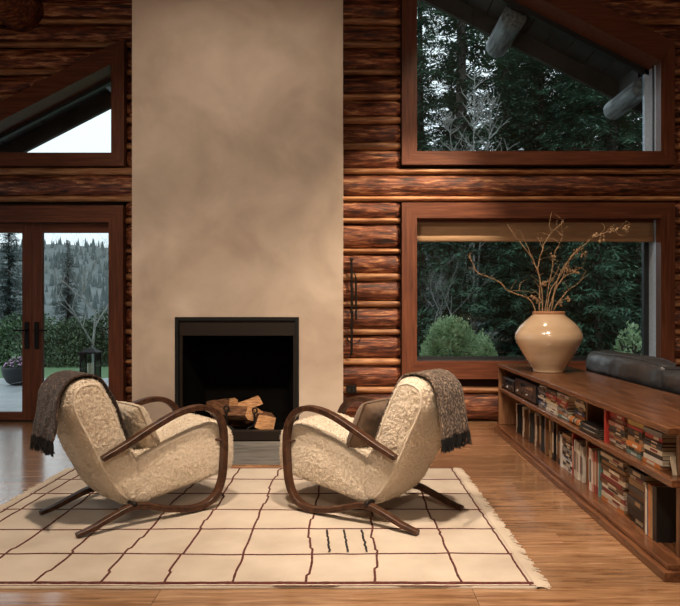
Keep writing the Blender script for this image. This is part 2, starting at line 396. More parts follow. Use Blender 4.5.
def ceil(x): return PK-SL*abs(x-.32)
struct(MB().prism([(-5.75, ceil(-5.75)), (.32, PK), (4.85, ceil(4.85)), (4.85, ceil(4.85)+.12), (.32, PK+.12), (-5.75, ceil(-5.75)+.12)], -3.75, 7.72).build('ceiling', M_ceiling))
t = thing('roof_purlin', 'thick round log beam under the ceiling in the upper left corner', 'beam', (-3.5, 3.2, 4.25))
b = MB(); pts = [(-3.5, -3.3+i*.4, 4.47) for i in range(27)]+[(-3.5, 7.36, 4.47)]
b.tube(pts, .24, 18); b.build('log_beam', M_log, t, True, True)
MB().box(-3.54, -3.46, -3.2, 7.2, 4.66, ceil(-3.46)).build('blocking', M_trimx, t, True)

# ------------------------------------------------------------------ windows and door
def board(poly, name, m, par, y0=FY, y1=7.46): return MB().prism(poly, y0, y1).build(name, m, par, True)
def wempty(name, label, loc):
    o = bpy.data.objects.new(name, None); COL.objects.link(o); o.location = loc; o['kind'] = 'structure'; o['label'] = label; return o
GY = 7.66
# window 1, raked, upper right
w = wempty('window_1', 'large raked timber window above right under the eaves', (2, 7.5, W1['b'])); d = W1
il, ir, ib = d['il'], d['ir'], d['ib']
def in1(x): return d['tr']+SL*(ir-x)
board([(d['l'], d['b']), (d['r'], d['b']), (ir, ib), (il, ib)], 'sill_board', M_trimx, w)
board([(d['l'], d['b']), (il, ib), (il, in1(il)), (d['l'], w1top(d['l']))], 'jamb_board', M_trimz, w)
board([(d['r'], d['b']), (d['r'], d['otr']), (ir, in1(ir)), (ir, ib)], 'jamb_board', M_trimz, w)
board([(d['l'], w1top(d['l'])), (il, in1(il)), (ir, in1(ir)), (d['r'], d['otr'])], 'head_board', M_trimx, w)
MB().box(ir, ir+.05, 7.46, 7.74, ib, d['tr']+.05).build('jamb_lining', M_alu, w, True)
MB().box(ir-.012, ir, 7.50, 7.53, ib, d['tr']).build('lining_stop', M_darkmetal, w, True)
MB().box(il-.05, il, 7.46, 7.74, ib, in1(il)).build('jamb_lining', M_alu, w, True)
MB().box(il-.05, ir+.05, 7.46, 7.74, ib-.05, ib).build('sill_lining', M_trimx, w, True)
MB().prism([(il, in1(il)), (ir, in1(ir)), (ir, in1(ir)+.07), (il, in1(il)+.07)], 7.46, 7.74).build('head_lining', M_trimx, w, True)
MB().box(ir-.045, ir, GY-.03, GY+.03, ib, d['tr']+.01).build('sash_stile', M_alu, w, True)
MB().box(il, il+.03, GY-.03, GY+.03, ib, in1(il)-.02).build('sash_stile', M_darkmetal, w, True)
MB().prism([(il, in1(il)-.06), (ir, in1(ir)-.06), (ir, in1(ir)), (il, in1(il))], GY-.03, GY+.03).build('sash_rail', M_darkmetal, w, True)
MB().prism([(il, ib), (ir, ib), (ir, in1(ir)), (il, in1(il))], GY-.005, GY+.005).build('pane', M_glass, w, True)
# window 2, lower right
w = wempty('window_2', 'wide rectangular timber window behind the vase', (2, 7.5, W2['b'])); d = W2
il, ir, ib, it = d['il'], d['ir'], d['ib'], d['it']
board([(d['l'], d['b']), (d['r'], d['b']), (ir, ib), (il, ib)], 'sill_board', M_trimx, w)
board([(d['l'], d['t']), (il, it), (ir, it), (d['r'], d['t'])], 'head_board', M_trimx, w)
board([(d['l'], d['b']), (il, ib), (il, it), (d['l'], d['t'])], 'jamb_board', M_trimz, w)
board([(d['r'], d['b']), (d['r'], d['t']), (ir, it), (ir, ib)], 'jamb_board', M_trimz, w)
MB().box(ir, ir+.05, 7.46, 7.74, ib, it).build('jamb_lining', M_alu, w, True)
MB().box(il-.05, il, 7.46, 7.74, ib, it).build('jamb_lining', M_alu, w, True)
MB().box(il-.05, ir+.05, 7.46, 7.74, ib-.05, ib).build('sill_lining', M_darkmetal, w, True)
MB().box(il-.05, ir+.05, 7.46, 7.74, it, it+.05).build('head_lining', M_trimx, w, True)
for (x0, x1, z0, z1) in ((il, il+.03, ib, it), (ir-.055, ir-.001, ib, it), (il, ir, ib, ib+.035), (il, ir, it-.03, it)):
    MB().box(x0, x1, GY-.03, GY+.03, z0, z1).build('sash_bar', M_darkmetal, w, True)
MB().box(il, ir, GY-.005, GY+.005, ib, it).build('pane', M_glass, w, True)
# roman shade
t = thing('roman_shade', 'raised tan linen roman shade at the top of the lower window', 'window shade', ((il+ir)/2, 7.5, it-.24))
prof = [(7.50, it-.002), (7.49, it-.06), (7.482, it-.12), (7.484, it-.150), (7.475, it-.205), (7.485, it-.222), (7.50, it-.205), (7.505, it-.16), (7.49, it-.155), (7.472, it-.19), (7.468, it-.232), (7.482, it-.245), (7.505, it-.235), (7.53, it-.15), (7.53, it-.002)]
n = 40; vs = []
for i in range(n+1):
    x = il+.012+(ir-il-.024)*i/n
    for (yy, zz) in prof: vs.append((x, yy+.004*nz(x*3, zz*9, 1), zz+.006*nz(x*1.7, 3, yy*20)*(1 if zz < it-.1 else 0)))
m_ = len(prof)
MB().add(vs, [(i*m_+j, (i+1)*m_+j, (i+1)*m_+(j+1)%m_, i*m_+(j+1)%m_) for i in range(n) for j in range(m_)]+[tuple(range(m_)), tuple(n*m_+j for j in range(m_))]).build('folded_linen', M_shade, t, True, True)
MB().box(il+.01, ir-.01, 7.492, 7.545, it-.03, it-.001).build('head_rail', M_trimx, t, True)
# window 3, raked, upper left
w = wempty('window_3', 'raked triangular timber window at upper left', (-3.5, 7.5, W3['b'])); d = W3
il, ir, ib = d['l']+.15, d['ir'], d['ib']
def in3(x): return d['tr']-SL*(ir-x)
xe = ir-(d['tr']-ib)/SL
xoe = d['r']-(d['otr']-d['b'])/SL
board([(xoe, d['b']), (d['r'], d['b']), (ir, ib), (xe, ib)], 'sill_board', M_trimx, w)
board([(d['r'], d['b']), (d['r'], d['otr']), (ir, in3(ir)), (ir, ib)], 'jamb_board', M_trimz, w)
board([(xoe, d['b']), (xe, ib), (ir, in3(ir)), (d['r'], d['otr'])], 'head_board', M_trimx, w)
MB().box(ir, ir+.05, 7.46, 7.74, ib, d['tr']).build('jamb_lining', M_alu, w, True)
MB().box(xe, ir+.05, 7.46, 7.74, ib-.05, ib).build('sill_lining', M_trimx, w, True)
MB().prism([(xe, ib), (ir, in3(ir)), (ir, in3(ir)+.07), (xe-.14, ib)], 7.46, 7.74).build('head_lining', M_trimx, w, True)
MB().prism([(xe+.08, ib), (ir, in3(ir)-.045), (ir, in3(ir)), (xe, ib)], GY-.03, GY+.03).build('sash_rail', M_darkmetal, w, True)
MB().box(ir-.02, ir, GY-.03, GY+.03, ib, d['tr']-.02).build('sash_stile', M_alu, w, True)
MB().prism([(xe, ib), (ir, ib), (ir, in3(ir))], GY-.005, GY+.005).build('pane', M_glass, w, True)
# door 1, double glazed doors
w = wempty('door_1', 'timber framed double glass door to the terrace', (-3.7, 7.5, 0)); d = DR
ir, it = d['ir'], d['it']; xm = xof(32, 7.45)
il = 2*xm-ir; dl = il-(d['r']-ir)
board([(dl, 0), (il, 0), (il, it), (dl, d['t'])], 'door_jamb', M_trimd, w)
board([(ir, 0), (d['r'], 0), (d['r'], d['t']), (ir, it)], 'door_jamb', M_trimd, w)
board([(dl, d['t']), (il, it), (ir, it), (d['r'], d['t'])], 'door_head', M_trimx, w)
backing_l = MB().box(DR['l'], dl+.03, 7.5, 7.74, 0, DR['t']); backing_l.build('wall_fill', M_backing, wall, True)
for s_ in ((il, il+.02), (ir-.02, ir)): pass
MB().box(ir, ir+.05, 7.46, 7.74, 0, it).build('jamb_lining', M_trimd, w, True)
MB().box(il-.05, il, 7.46, 7.74, 0, it).build('jamb_lining', M_trimd, w, True)
MB().box(il, ir, 7.46, 7.74, it, it+.05).build('head_lining', M_trimx, w, True)
MB().box(il, ir, 7.42, 7.74, -.015, .012).build('threshold', M_bronze, w, True)
def leaf(x0, x1, meet):
    z0, z1 = .015, it-.004; y0, y1 = 7.45, 7.51
    st = .103; gx0 = x0+(.105 if meet == 'l' else .02); gx1 = x1-(.105 if meet == 'r' else .02)
    gb = zof(412, 7.45); gt = zof(232.5, 7.45)
    L = MB().box(x0, gx0, y0, y1, z0, z1).build('door_leaf', M_trimd, w, True)
    MB().box(gx1, x1, y0, y1, z0, z1).build('stile', M_trimd, L, True)
    MB().box(gx0, gx1, y0, y1, gt, z1).build('top_rail', M_trimx, L, True)
    MB().box(gx0, gx1, y0, y1, z0, gb).build('bottom_rail', M_trimx, L, True)
    MB().box(gx0, gx1, 7.475, 7.485, gb, gt).build('pane', M_glass, L, True)
    hx = (x0+.05) if meet == 'l' else (x1-.05)
    h = MB().bbox(hx-.026, hx+.026, y0-.012, y0, zof(349, 7.45), zof(322, 7.45), .004)
    s = 1 if meet == 'l' else -1
    h.tube([(hx, y0-.01, 1.0), (hx, y0-.055, 1.0)], .011, 10)
    h.tube([(hx-.005*s, y0-.055, 1.0), (hx+.13*s, y0-.055, 1.0)], .010, 10)
    h.build('handle', M_black, L, True)
leaf(xm+.003, ir-.003, 'l'); leaf(il+.003, xm-.003, 'r')

# ------------------------------------------------------------------ fireplace
x0, x1, yc = CH
ox0, ox1, oz = xof(175, yc), xof(299, yc), zof(317, yc)
fp = thing('fireplace', 'tall beige plaster chimney breast with square black firebox', 'fireplace', ((x0+x1)/2, yc+.4, 0))
b = MB()
# front with an opening, sides
fr = [(x0, 0), (ox0, 0), (ox0, oz), (ox1, oz), (ox1, 0), (x1, 0), (x1, 6.0), (x0, 6.0)]
b.prism(fr, yc, 7.45)
b.build('chimney_breast', M_plaster, fp, True)
e = .035
for (a, c, g, h) in ((ox0, ox0+e, 0, oz), (ox1-e, ox1, 0, oz), (ox0+e, ox1-e, oz-e, oz)):
    MB().bbox(a, c, yc-.012, yc+.07, g, h, .003).build('steel_frame', M_black, fp, True)
MB().bbox(ox0+e, ox1-e, yc+.012, yc+.06, oz-.175, oz-e, .004).build('header_panel', M_bronze, fp, True)
MB().bbox(ox0+e, ox1-e, yc-.006, yc+.07, .012, .105, .006).build('front_rail', M_bronze, fp, True)
MB().bbox(ox0+e, ox0+e+.03, yc+.02, yc+.05, .1, oz-.17, .003).build('screen_guide', M_bronze, fp, True)
MB().bbox(ox1-e-.02, ox1-e, yc+.02, yc+.05, .1, oz-.17, .003).build('screen_guide', M_bronze, fp, True)
b = MB(); q = .15; bk = yc+.62
b.add([(ox0+.002, yc+.07, 0), (ox0+q, bk, 0), (ox1-q, bk, 0), (ox1-.002, yc+.07, 0), (ox0+.002, yc+.07, oz), (ox0+q, bk, oz), (ox1-q, bk, oz), (ox1-.002, yc+.07, oz)],
      [(0, 1, 5, 4), (1, 2, 6, 5), (2, 3, 7, 6), (4, 5, 6, 7)])
b.build('firebox_lining', M_firebrick, fp, True, fix=False)
MB().box(ox0+.002, ox1-.002, yc+.07, bk, .01, .085).build('firebox_floor', M_firebrick, fp, True)
hs = thing('hearth_slab', 'grey slate hearth slab set flush in floor before the firebox', 'hearth', ((x0+x1)/2, 5.8, 0))
MB().bbox(x0, x1, 5.32, yc+.0, -.015, .005, .002).build('slate', M_hearth, hs, True)
MB().bbox(x0, x1, 5.25, 5.319, -.015, .006, .002).build('border_strip', M_floor, hs, True)
# firewood
def firewood(name_label, c, ln, rad, yaw, pitch, roll, kind, seed):
    r_ = random.Random(seed); t = thing('firewood_log', name_label, 'firewood', c, 0, 'split logs in the firebox')
    if kind == 'wedge': sec = [(-rad, -rad*.55), (rad, -rad*.6), (rad*.55, rad*.5), (0, rad*.75), (-rad*.6, rad*.45)]
    else: sec = [(-rad, -rad*.75), (-rad*.1, -rad*.85), (rad*.95, -rad*.7), (rad*.9, rad*.6), (0, rad*.8), (-rad*.95, rad*.65)]
    sec = [(a+r_.uniform(-.1, .1)*rad, q+r_.uniform(-.1, .1)*rad) for a, q in sec]
    n = 7; m = len(sec); vs = []
    Mx = Matrix.Rotation(yaw, 4, 'Z') @ Matrix.Rotation(pitch, 4, 'X') @ Matrix.Rotation(roll, 4, 'Y')
    for i in range(n):
        k = 1+r_.uniform(-.05, .05)
        for (a, q) in sec: vs.append(Mx @ Vector((a*k+.006*nz(i, a*40, seed), (i/(n-1)-.5)*ln, q*k)))
    fs = [(i*m+j, i*m+(j+1)%m, (i+1)*m+(j+1)%m, (i+1)*m+j) for i in range(n-1) for j in range(m)]
    MB().add(vs, fs).build('bark_side', M_bark if kind != 'wedge' else M_split, t)
    for e_ in (0, n-1):
        ring = [vs[e_*m+j] for j in range(m)]; cc = sum(ring, Vector())/m
        out = (cc.normalized())*.002
        MB().add([p+out for p in ring]+[cc+out*3], [(j, (j+1) % m, m) for j in range(m)]).build('split_end', M_split, t)
fd = 6.62
firewood('brown bark log lying at the front right of the fire', px(264, 420, 6.52), .30, .088, .25, 0, .2, 'block', 1)
firewood('dark log slanting down to the right at the front left', px(233, 415, 6.50)+Vector((0, 0, .02)), .42, .075, 1.05, -.05, .5, 'block', 2)
firewood('pale split log resting across the middle of the pile', px(255, 412, 6.66), .30, .062, .35, 0, .1, 'wedge', 3)
firewood('pale wedge of wood on top of the firewood pile', px(246, 405, 6.66), .30, .06, -.95, .22, -.2, 'wedge', 4)
firewood('bark log leaning at the far left of the firewood', px(222, 404, 6.66), .34, .06, .9, -.15, .2, 'block', 5)
firewood('dark log lying low behind the front logs', px(246, 424, 6.70), .5, .07, 1.5, 0, 0, 'block', 6)
for (xp, ytop, lab) in ((226.5, 408, 'left black iron andiron with ring finial among the logs'), (254.5, 410, 'right black iron andiron with ring finial before the logs')):
    c = px(xp, 425, 6.42); top = px(xp, ytop, 6.42)
    t = thing('andiron', lab, 'andiron', (c.x, c.y, .085), 0, 'pair of andirons')
    z1 = top.z-.085
    b = MB(); b.tube([(0, 0, .02), (0, 0, z1-.03)], .010, 8); b.build('post', M_iron, t)
    b = MB(); b.tube([(.024*math.cos(a*.2618), 0, z1-.006+.024*math.sin(a*.2618)) for a in range(25)], .0085, 8, up=(0, 1, 0)); b.build('ring_finial', M_iron, t)
    b = MB(); b.tube(catmull([(-.07, -.01, 0.008), (-.035, 0, .03), (0, 0, .045), (.035, 0, .03), (.07, -.01, .008)], 5), .009, 8); b.tube([(0, 0, .03), (0, .34, .03), (0, .35, .004)], .009, 8); b.build('foot', M_iron, t)
# wall tool and outlet
t = thing('fire_tool', 'black wrought iron fire tool hanging on the log wall beside the chimney', 'fire tool', (.07, 7.34, .70))
b = MB(); b.tube([(0, 0, .05), (0.004, -.004, .5), (0, 0, 1.06)], .014, 8); b.ball((0, 0, 1.07), .022); b.build('shaft', M_iron, t)
b = MB(); b.tube([(.05, 0, .42), (.048, 0, .86)], .012, 8); b.tube(catmull([(.048, 0, .86), (.04, 0, .90), (.012, 0, .93), (0, 0, .9)], 4), .008, 8); b.build('side_rod', M_iron, t)
b = MB(); b.tube(catmull([(-.05, 0, .26), (-.04, 0, .2), (0, 0, .16), (.05, 0, .16), (.085, 0, .19), (.10, -.005, .23)], 5), .009, 8, .004); b.build('hook', M_iron, t); b = MB(); b.tube(catmull([(0, 0, .05), (-.02, 0, .02), (-.05, 0, .03)], 5), .009, 8, .004); b.build('tip', M_iron, t)
b = MB(); b.tube([(0, .0, 1.0), (0, .05, 1.0)], .006, 6); b.build('wall_peg', M_iron, t)
t = thing('wall_outlet', 'small black outlet box low on the log wall beside the chimney', 'outlet', (.07, 7.37, zof(393)))
MB().bbox(-.055, .055, -.03, .06, 0, .085, .004).build('cover_plate', M_black, t)
for sx in (-.026, .026): MB().bbox(sx-.016, sx+.016, -.034, -.029, .02, .065, .001).build('socket', M_plastic, t)

# ------------------------------------------------------------------ rug
RX0, RX1, RY0, RY1 = -2.07, .835, 2.945, 5.19
rug = thing('rug', 'cream wool rug with uneven dark red grid lines and fringed ends', 'rug', ((RX0+RX1)/2, (RY0+RY1)/2, 0))
nx, ny = 120, 94; TH = .012; vs = []
for j in range(ny+1):
    for i in range(nx+1):
        u, v = i/nx, j/ny
        x = RX0+(RX1-RX0)*u; y = RY0+(RY1-RY0)*v
        if i in (0, nx): x += .012*nz(y*2.5, 3.1, i)
        if j in (0, ny): y += .008*nz(x*2.5, 7.7, j)
        vs.append((x, y, TH+.0016*nz(x*9, y*9, 0)+.002*nz(x*2, y*2, 5)))
fs = [(j*(nx+1)+i, j*(nx+1)+i+1, (j+1)*(nx+1)+i+1, (j+1)*(nx+1)+i) for j in range(ny) for i in range(nx)]
edge = [i for i in range(nx+1)]+[(j)*(nx+1)+nx for j in range(1, ny+1)]+[ny*(nx+1)+i for i in range(nx-1, -1, -1)]+[j*(nx+1) for j in range(ny-1, 0, -1)]
base = len(vs); vs += [(vs[k][0], vs[k][1], .001) for k in edge]; ne = len(edge)
fs += [(edge[k], base+k, base+(k+1) % ne, edge[(k+1) % ne]) for k in range(ne)]
MB().add(vs, fs).build('pile', M_rug, rug, True, True)
def ribbon(pts, w, h=.0035, seed=0):
    """raised woven line following pts on the rug"""
    b = MB(); P = [Vector(p) for p in pts]; n = len(P); vs = []
    for i, p in enumerate(P):
        tdir = (P[min(i+1, n-1)]-P[max(i-1, 0)]).normalized(); s = Vector((-tdir.y, tdir.x, 0)); k = w/2*(1+.35*nz(i*.9, seed, 2))
        z = TH+.0016*nz(p.x*9, p.y*9, 0)+.002*nz(p.x*2, p.y*2, 5)
        for (a, hz) in ((-1, -.001), (-.6, h), (.6, h), (1, -.001)): vs.append((p.x+s.x*k*a, p.y+s.y*k*a, z+hz))
    return b.add(vs, [(i*4+j, i*4+j+1, (i+1)*4+j+1, (i+1)*4+j) for i in range(n-1) for j in range(3)])
HL = [3.337, 3.717, 4.09, 4.447, 4.828]
VL = [-1.95, -1.66, -1.363, -1.068, -.787, -.497, -.171, .145, .506]
for k, yy in enumerate(HL):
    n = 150; pts = []
    for i in range(n+1):
        x = RX0+.015+(RX1-RX0-.03)*i/n
        pts.append((x, yy+.018*nz(x*1.1, k*7.3, 0)+.008*nz(x*6, k*3, 1), 0))
    ribbon(pts, .0105, seed=k).build('woven_line', M_rugline, rug, True)
for k, xx in enumerate(VL):
    n = 110; pts = []
    for i in range(n+1):
        y = RY0+.02+(RY1-RY0-.04)*i/n
        pts.append((xx+.03*nz(y*.9, k*5.1, 4)+.010*nz(y*6, k*3, 8)+.012*(round(nz(y*2, k, 3)*2)), y, 0))
    ribbon(pts, .0125, seed=k+20).build('woven_line', M_rugline, rug, True)
n = 140
ribbon([(RX0+.01+(RX1-RX0-.02)*i/n, RY0+.035+.004*nz(i*.3, 1, 1), 0) for i in range(n+1)], .028, seed=50).build('woven_border', M_rugline, rug, True)
ribbon([(RX0+(RX1-RX0)*i/n, RY0+.006, 0) for i in range(n+1)], .008, .001, seed=51).build('woven_border', M_rugline, rug, True)
ribbon([(RX1-.028+.006*nz(i*.25, 1, 5), RY0+.01+(RY1-RY0-.02)*i/n, 0) for i in range(n+1)], .011, seed=52).build('woven_border', M_rugline, rug, True)
ribbon([(RX0+.028+.006*nz(i*.25, 1, 9), RY0+.01+(RY1-RY0-.02)*i/n, 0) for i in range(n+1)], .011, seed=53).build('woven_border', M_rugline, rug, True)
ribbon([(RX0+.01+(RX1-RX0-.02)*i/n, RY1-.02+.004*nz(i*.3, 1, 6), 0) for i in range(n+1)], .012, seed=54).build('woven_border', M_rugline, rug, True)
for k, (xa, xb) in enumerate(((-.098, -.076), (-.006, .015), (.090, .109))):
    pts = [(xa+(xb-xa)*i/16+.007*nz(i*.6, k*4, 2), 3.70-(3.70-3.36)*i/16, 0) for i in range(17)]
    ribbon(pts, .013, seed=60+k).build('woven_tick', M_rugblack, rug, True)
for sx, sg in ((RX0, -1), (RX1, 1)):
    r_ = random.Random(sg+5); b = MB()
    for i in range(420):
        y = RY0+(RY1-RY0)*i/420; l = r_.uniform(.035, .07); dy = r_.uniform(-.022, .022); wv = .0035
        P = [Vector((sx-sg*.006, y, .011)), Vector((sx+sg*l*.5, y+dy*.3, .009)), Vector((sx+sg*l, y+dy, .003))]
        vs = []
        for p in P: vs += [p+Vector((0, -wv, 0)), p+Vector((0, 0, .003)), p+Vector((0, wv, 0))]
        b.add(vs, [(0, 1, 4, 3), (1, 2, 5, 4), (3, 4, 7, 6), (4, 5, 8, 7), (0, 3, 5, 2), (3, 6, 8, 5)])
    o = b.build('fringe', M_rug, rug, True); o['kind'] = 'stuff'

# ------------------------------------------------------------------ armchairs
FRAME = [(.138, .392), (.278, .453), (.423, .525), (.56, .584), (.68, .612), (.775, .608), (.855, .560), (.896, .480), (.905, .375), (.900, .26), (.888, .165), (.852, .083), (.785, .034), (.68, .022), (.52, .052), (.395, .093), (.30, .102), (.185, .068), (.09, .034), (.0, .012)]
BACK = [(-.018, .68), (-.010, .76), (.03, .800), (.09, .815), (.150, .797), (.19, .735), (.235, .645), (.30, .47), (.37, .335), (.40, .23), (.37, .12), (.315, .105), (.235, .175), (.175, .27), (.12, .37), (.06, .50), (.005, .61)]
SEAT = [(.345, .10), (.60, .135), (.86, .175), (.975, .20), (1.01, .27), (1.005, .38), (.985, .45), (.90, .50), (.82, .508), (.60, .448), (.42, .385), (.36, .35), (.34, .22)]
def closed(P, n):
    P = [Vector((p[0], p[1], 0)) for p in P]; m = len(P); C = []
    for i in range(m):
        a, b_, c, d = P[i-1], P[i], P[(i+1) % m], P[(i+2) % m]
        for j in range(12):
            t = j/12; C.append(.5*((2*b_)+(c-a)*t+(2*a-5*b_+4*c-d)*t*t+(3*b_-a-3*c+d)*t*t*t))
    ds = [0]
    for i in range(len(C)): ds.append(ds[-1]+(C[(i+1) % len(C)]-C[i]).length)
    out = []; k = 0
    for i in range(n):
        s = ds[-1]*i/n
        while ds[k+1] < s: k += 1
        f = (s-ds[k])/max(1e-9, ds[k+1]-ds[k]); out.append(C[k].lerp(C[(k+1) % len(C)], f))
    return out
def rslab(P, w, r, n=150, nv=46):
    """upholstered block: closed profile in (u, z), width w along v, rounded side edges, woolly surface"""
    C = closed(P, n); N = []
    area = sum(C[i].x*C[(i+1) % n].y-C[(i+1) % n].x*C[i].y for i in range(n)); sg = 1 if area > 0 else -1
    for i in range(n):
        t = (C[(i+1) % n]-C[i-1]).normalized(); N.append(Vector((t.y, -t.x, 0))*sg)
    cen = sum(C, Vector())/n; rings = []
    side = [0.0, .12, .25, .38, .5, .62, .74, .86]
    for k in side[::-1]: rings.append((-w/2, r, k))
    for a in range(1, 6): th = math.pi/2*(1-a/6); rings.append((-w/2+r-r*math.sin(th), r*(1-math.cos(th)), 0))
    for a in range(nv+1): rings.append((-w/2+r+(w-2*r)*a/nv, 0, 0))
    for a in range(1, 6): th = math.pi/2*a/6; rings.append((w/2-r+r*math.sin(th), r*(1-math.cos(th)), 0))
    for k in side: rings.append((w/2, r, k))
    vs = []
    for (v, ins, k) in rings:
        for i in range(n):
            p = C[i]-N[i]*ins; p = p.lerp(cen, k)
            nv_ = Vector((0, 1 if v > 0 else -1, 0)) if (k > 0 or ins >= r) else Vector((N[i].x, 0, N[i].y))
            if 0 < ins < r: nv_ = (Vector((N[i].x, 0, N[i].y))+Vector((0, math.copysign(1, v), 0))*ins/r).normalized()
            q = Vector((p.x, v, p.y)); bul = .012*(1-(2*v/w)**2) if k == 0 and ins == 0 else .012*k
            vs.append(q+nv_*bul)
    m = len(rings)
    fs = [(j*n+i, j*n+(i+1) % n, (j+1)*n+(i+1) % n, (j+1)*n+i) for j in range(m-1) for i in range(n)]
    ca = len(vs); vs.append(Vector((cen.x, -w/2-.01, cen.y))); vs.append(Vector((cen.x, w/2+.01, cen.y)))
    fs += [(ca, (i+1) % n, i) for i in range(n)]+[(ca+1, (m-1)*n+i, (m-1)*n+(i+1) % n) for i in range(n)]
    return MB().add(vs, fs), C, N
def woolly(b, name, amp, voxel, seed):
    me = b.mesh('raw'); o = bpy.data.objects.new('raw', me); COL.objects.link(o)
    md = o.modifiers.new('r', 'REMESH'); md.mode = 'VOXEL'; md.voxel_size = voxel
    dg = bpy.context.evaluated_depsgraph_get(); dg.update()
    m2 = bpy.data.meshes.new_from_object(o.evaluated_get(dg)); bpy.data.objects.remove(o); bpy.data.meshes.remove(me)
    m2.name = name; nrm = [v.normal.copy() for v in m2.vertices]
    for v, n_ in zip(m2.vertices, nrm):
        q = v.co
        v.co = q+n_*amp*(1.0*nz(q.x*60+seed, q.y*60, q.z*60)+.9*nz(q.x*120, q.y*120+seed, q.z*120)+1.0*nz(q.x*10+seed, q.y*10, q.z*10))
    m2.polygons.foreach_set('use_smooth', [True]*len(m2.polygons)); m2.materials.clear(); m2.materials.append(M_fleece); m2.update()
    r_ = random.Random(seed); L = MB(); P = m2.polygons
    for q in range(34000):
        p = P[r_.randrange(len(P))]; c = p.center+Vector((r_.uniform(-.003, .003), r_.uniform(-.003, .003), r_.uniform(-.003, .003)))
        lean = Vector((r_.uniform(-1, 1), r_.uniform(-1, 1), r_.uniform(-1.2, .6))); d = (p.normal+lean*.9).normalized()
        if d.dot(p.normal) < .2: d = (d+p.normal*.6).normalized()
        l = r_.uniform(.006, .013); sd = d.cross(p.normal+Vector((.1, .2, .05))).normalized()*.0019; c = c-p.normal*.001
        L.add([c-sd, c+sd, c+d*l*.6+sd*.8, c+d*l+p.normal*-.002], [(0, 1, 2), (0, 2, 3)])
    f = L.mesh(name+'_tufts'); f.materials.append(M_fleece); wool[name+'_tufts'] = f
    return m2
wool = {}
HW = .272; BW = .475; MID = .45
def armchair(label, loc, ang):
    t = thing('armchair', label, 'armchair', loc, ang, 'pair of sheepskin armchairs')
    sh = lambda P: [(a-MID, z) for a, z in P]
    b, C, N = rslab(sh(SEAT), BW, .04, 150, 44)
    b2, C2, N2 = rslab(sh(BACK), BW+.006, .05, 170, 44)
    if 'seat' not in wool: wool['seat'] = woolly(b, 'seat', .0034, .006, 3); wool['backrest'] = woolly(b2, 'backrest', .0042, .006, 9)
    for nm in ('seat', 'backrest'):
        o = bpy.data.objects.new(nm, wool[nm]); COL.objects.link(o); o.parent = t
        f = bpy.data.objects.new('wool_tufts', wool[nm+'_tufts']); COL.objects.link(f); f.parent = o; f['kind'] = 'stuff'
    for s in (-1, 1):
        # puckered seams along the upper edge of the seat and round the backrest
        def seam(C, N, keep, ins, vv, sd):
            pts = []
            for i in range(len(C)):
                p = C[i]-N[i]*ins
                if keep(p): pts.append((i, p))
            k0 = 0
            for q in range(1, len(pts)):
                if pts[q][0]-pts[q-1][0] > 1: k0 = q
            pts = pts[k0:]+pts[:k0]
            P = [Vector((p.x+.003*nz(i*1.1, sd, 0), s*(vv+.003*nz(i*.8, sd, 4)), p.y+.004*nz(i*.9, sd, 2))) for i, p in pts]
            return MB().tube(P, .0075, 7)
        seam(C, N, lambda p: p.y > .36 and p.x < .51 and p.x > -.07, .018, BW/2-.010, 1).build('seam_welt', M_fleece, t, smooth=True)
        seam(C2, N2, lambda p: p.y > .14 and p.x < -.10-.0 and (p.x < -.45+.14 or p.y < .75), .022, BW/2-.006, 2).build('seam_welt', M_fleece, t, smooth=True)
        # laminated bent wood side frame: one loop of arm, front curve, runner and rear foot
        F = catmull([(u-MID, s*HW, z) for u, z in FRAME], 8)
        a, g, hb = .0165, .005, .0255
        sec = [(-a, -hb+.003), (-a+.003, -hb), (-a*.42, -hb), (-a*.34, -hb+g), (-a*.26, -hb), (a*.26, -hb), (a*.34, -hb+g), (a*.42, -hb), (a-.003, -hb), (a, -hb+.003),
               (a, hb-.003), (a-.003, hb), (a*.42, hb), (a*.34, hb-g), (a*.26, hb), (-a*.26, hb), (-a*.34, hb-g), (-a*.42, hb), (-a+.003, hb), (-a, hb-.003)]
        n = len(F); scl = [1 if i < n*.8 else 1-.32*((i-n*.8)/(n*.2)) for i in range(n)]
        for i in range(8): scl[i] = .8+.2*i/8
        fo = MB().sweep(F, sec, (0, 1, 0), scl).build('side_frame', M_bent, t)
        b = MB(); b.tube([(.315-MID, s*(HW-.05), .118), (.315-MID, s*(HW+.012), .118)], .013, 10); b.ball((.315-MID, s*(HW+.016), .118), .017, 10, 6); b.build('bolt', M_iron, fo)
        b = MB(); b.tube([(.86-MID, s*(BW/2-.01), .40), (.892-MID, s*(HW-.01), .40)], .008, 8); b.build('front_bolt', M_bent, fo)
    b = MB(); b.tube([(.33-MID, -HW, .108), (.33-MID, HW, .108)], .014, 10); b.build('cross_bar', M_bent, t)
    return t
aR = math.atan2(.574, -.819); aL = math.atan2(.68, .734)
def chair_origin(P2, ang, side):
    U = Vector((math.cos(ang), math.sin(ang), 0)); V = Vector((-U.y, U.x, 0))*side
    return Vector((P2[0], P2[1], .016))+V*HW+U*MID
LR = chair_origin((.3876, 3.611), aR, -1); LL = chair_origin((-1.407, 3.563), aL, 1)
cL = armchair('cream sheepskin armchair with bentwood arms, left of the fireplace', LL, aL)
cR = armchair('cream sheepskin armchair with bentwood arms, right of the fireplace', LR, aR)
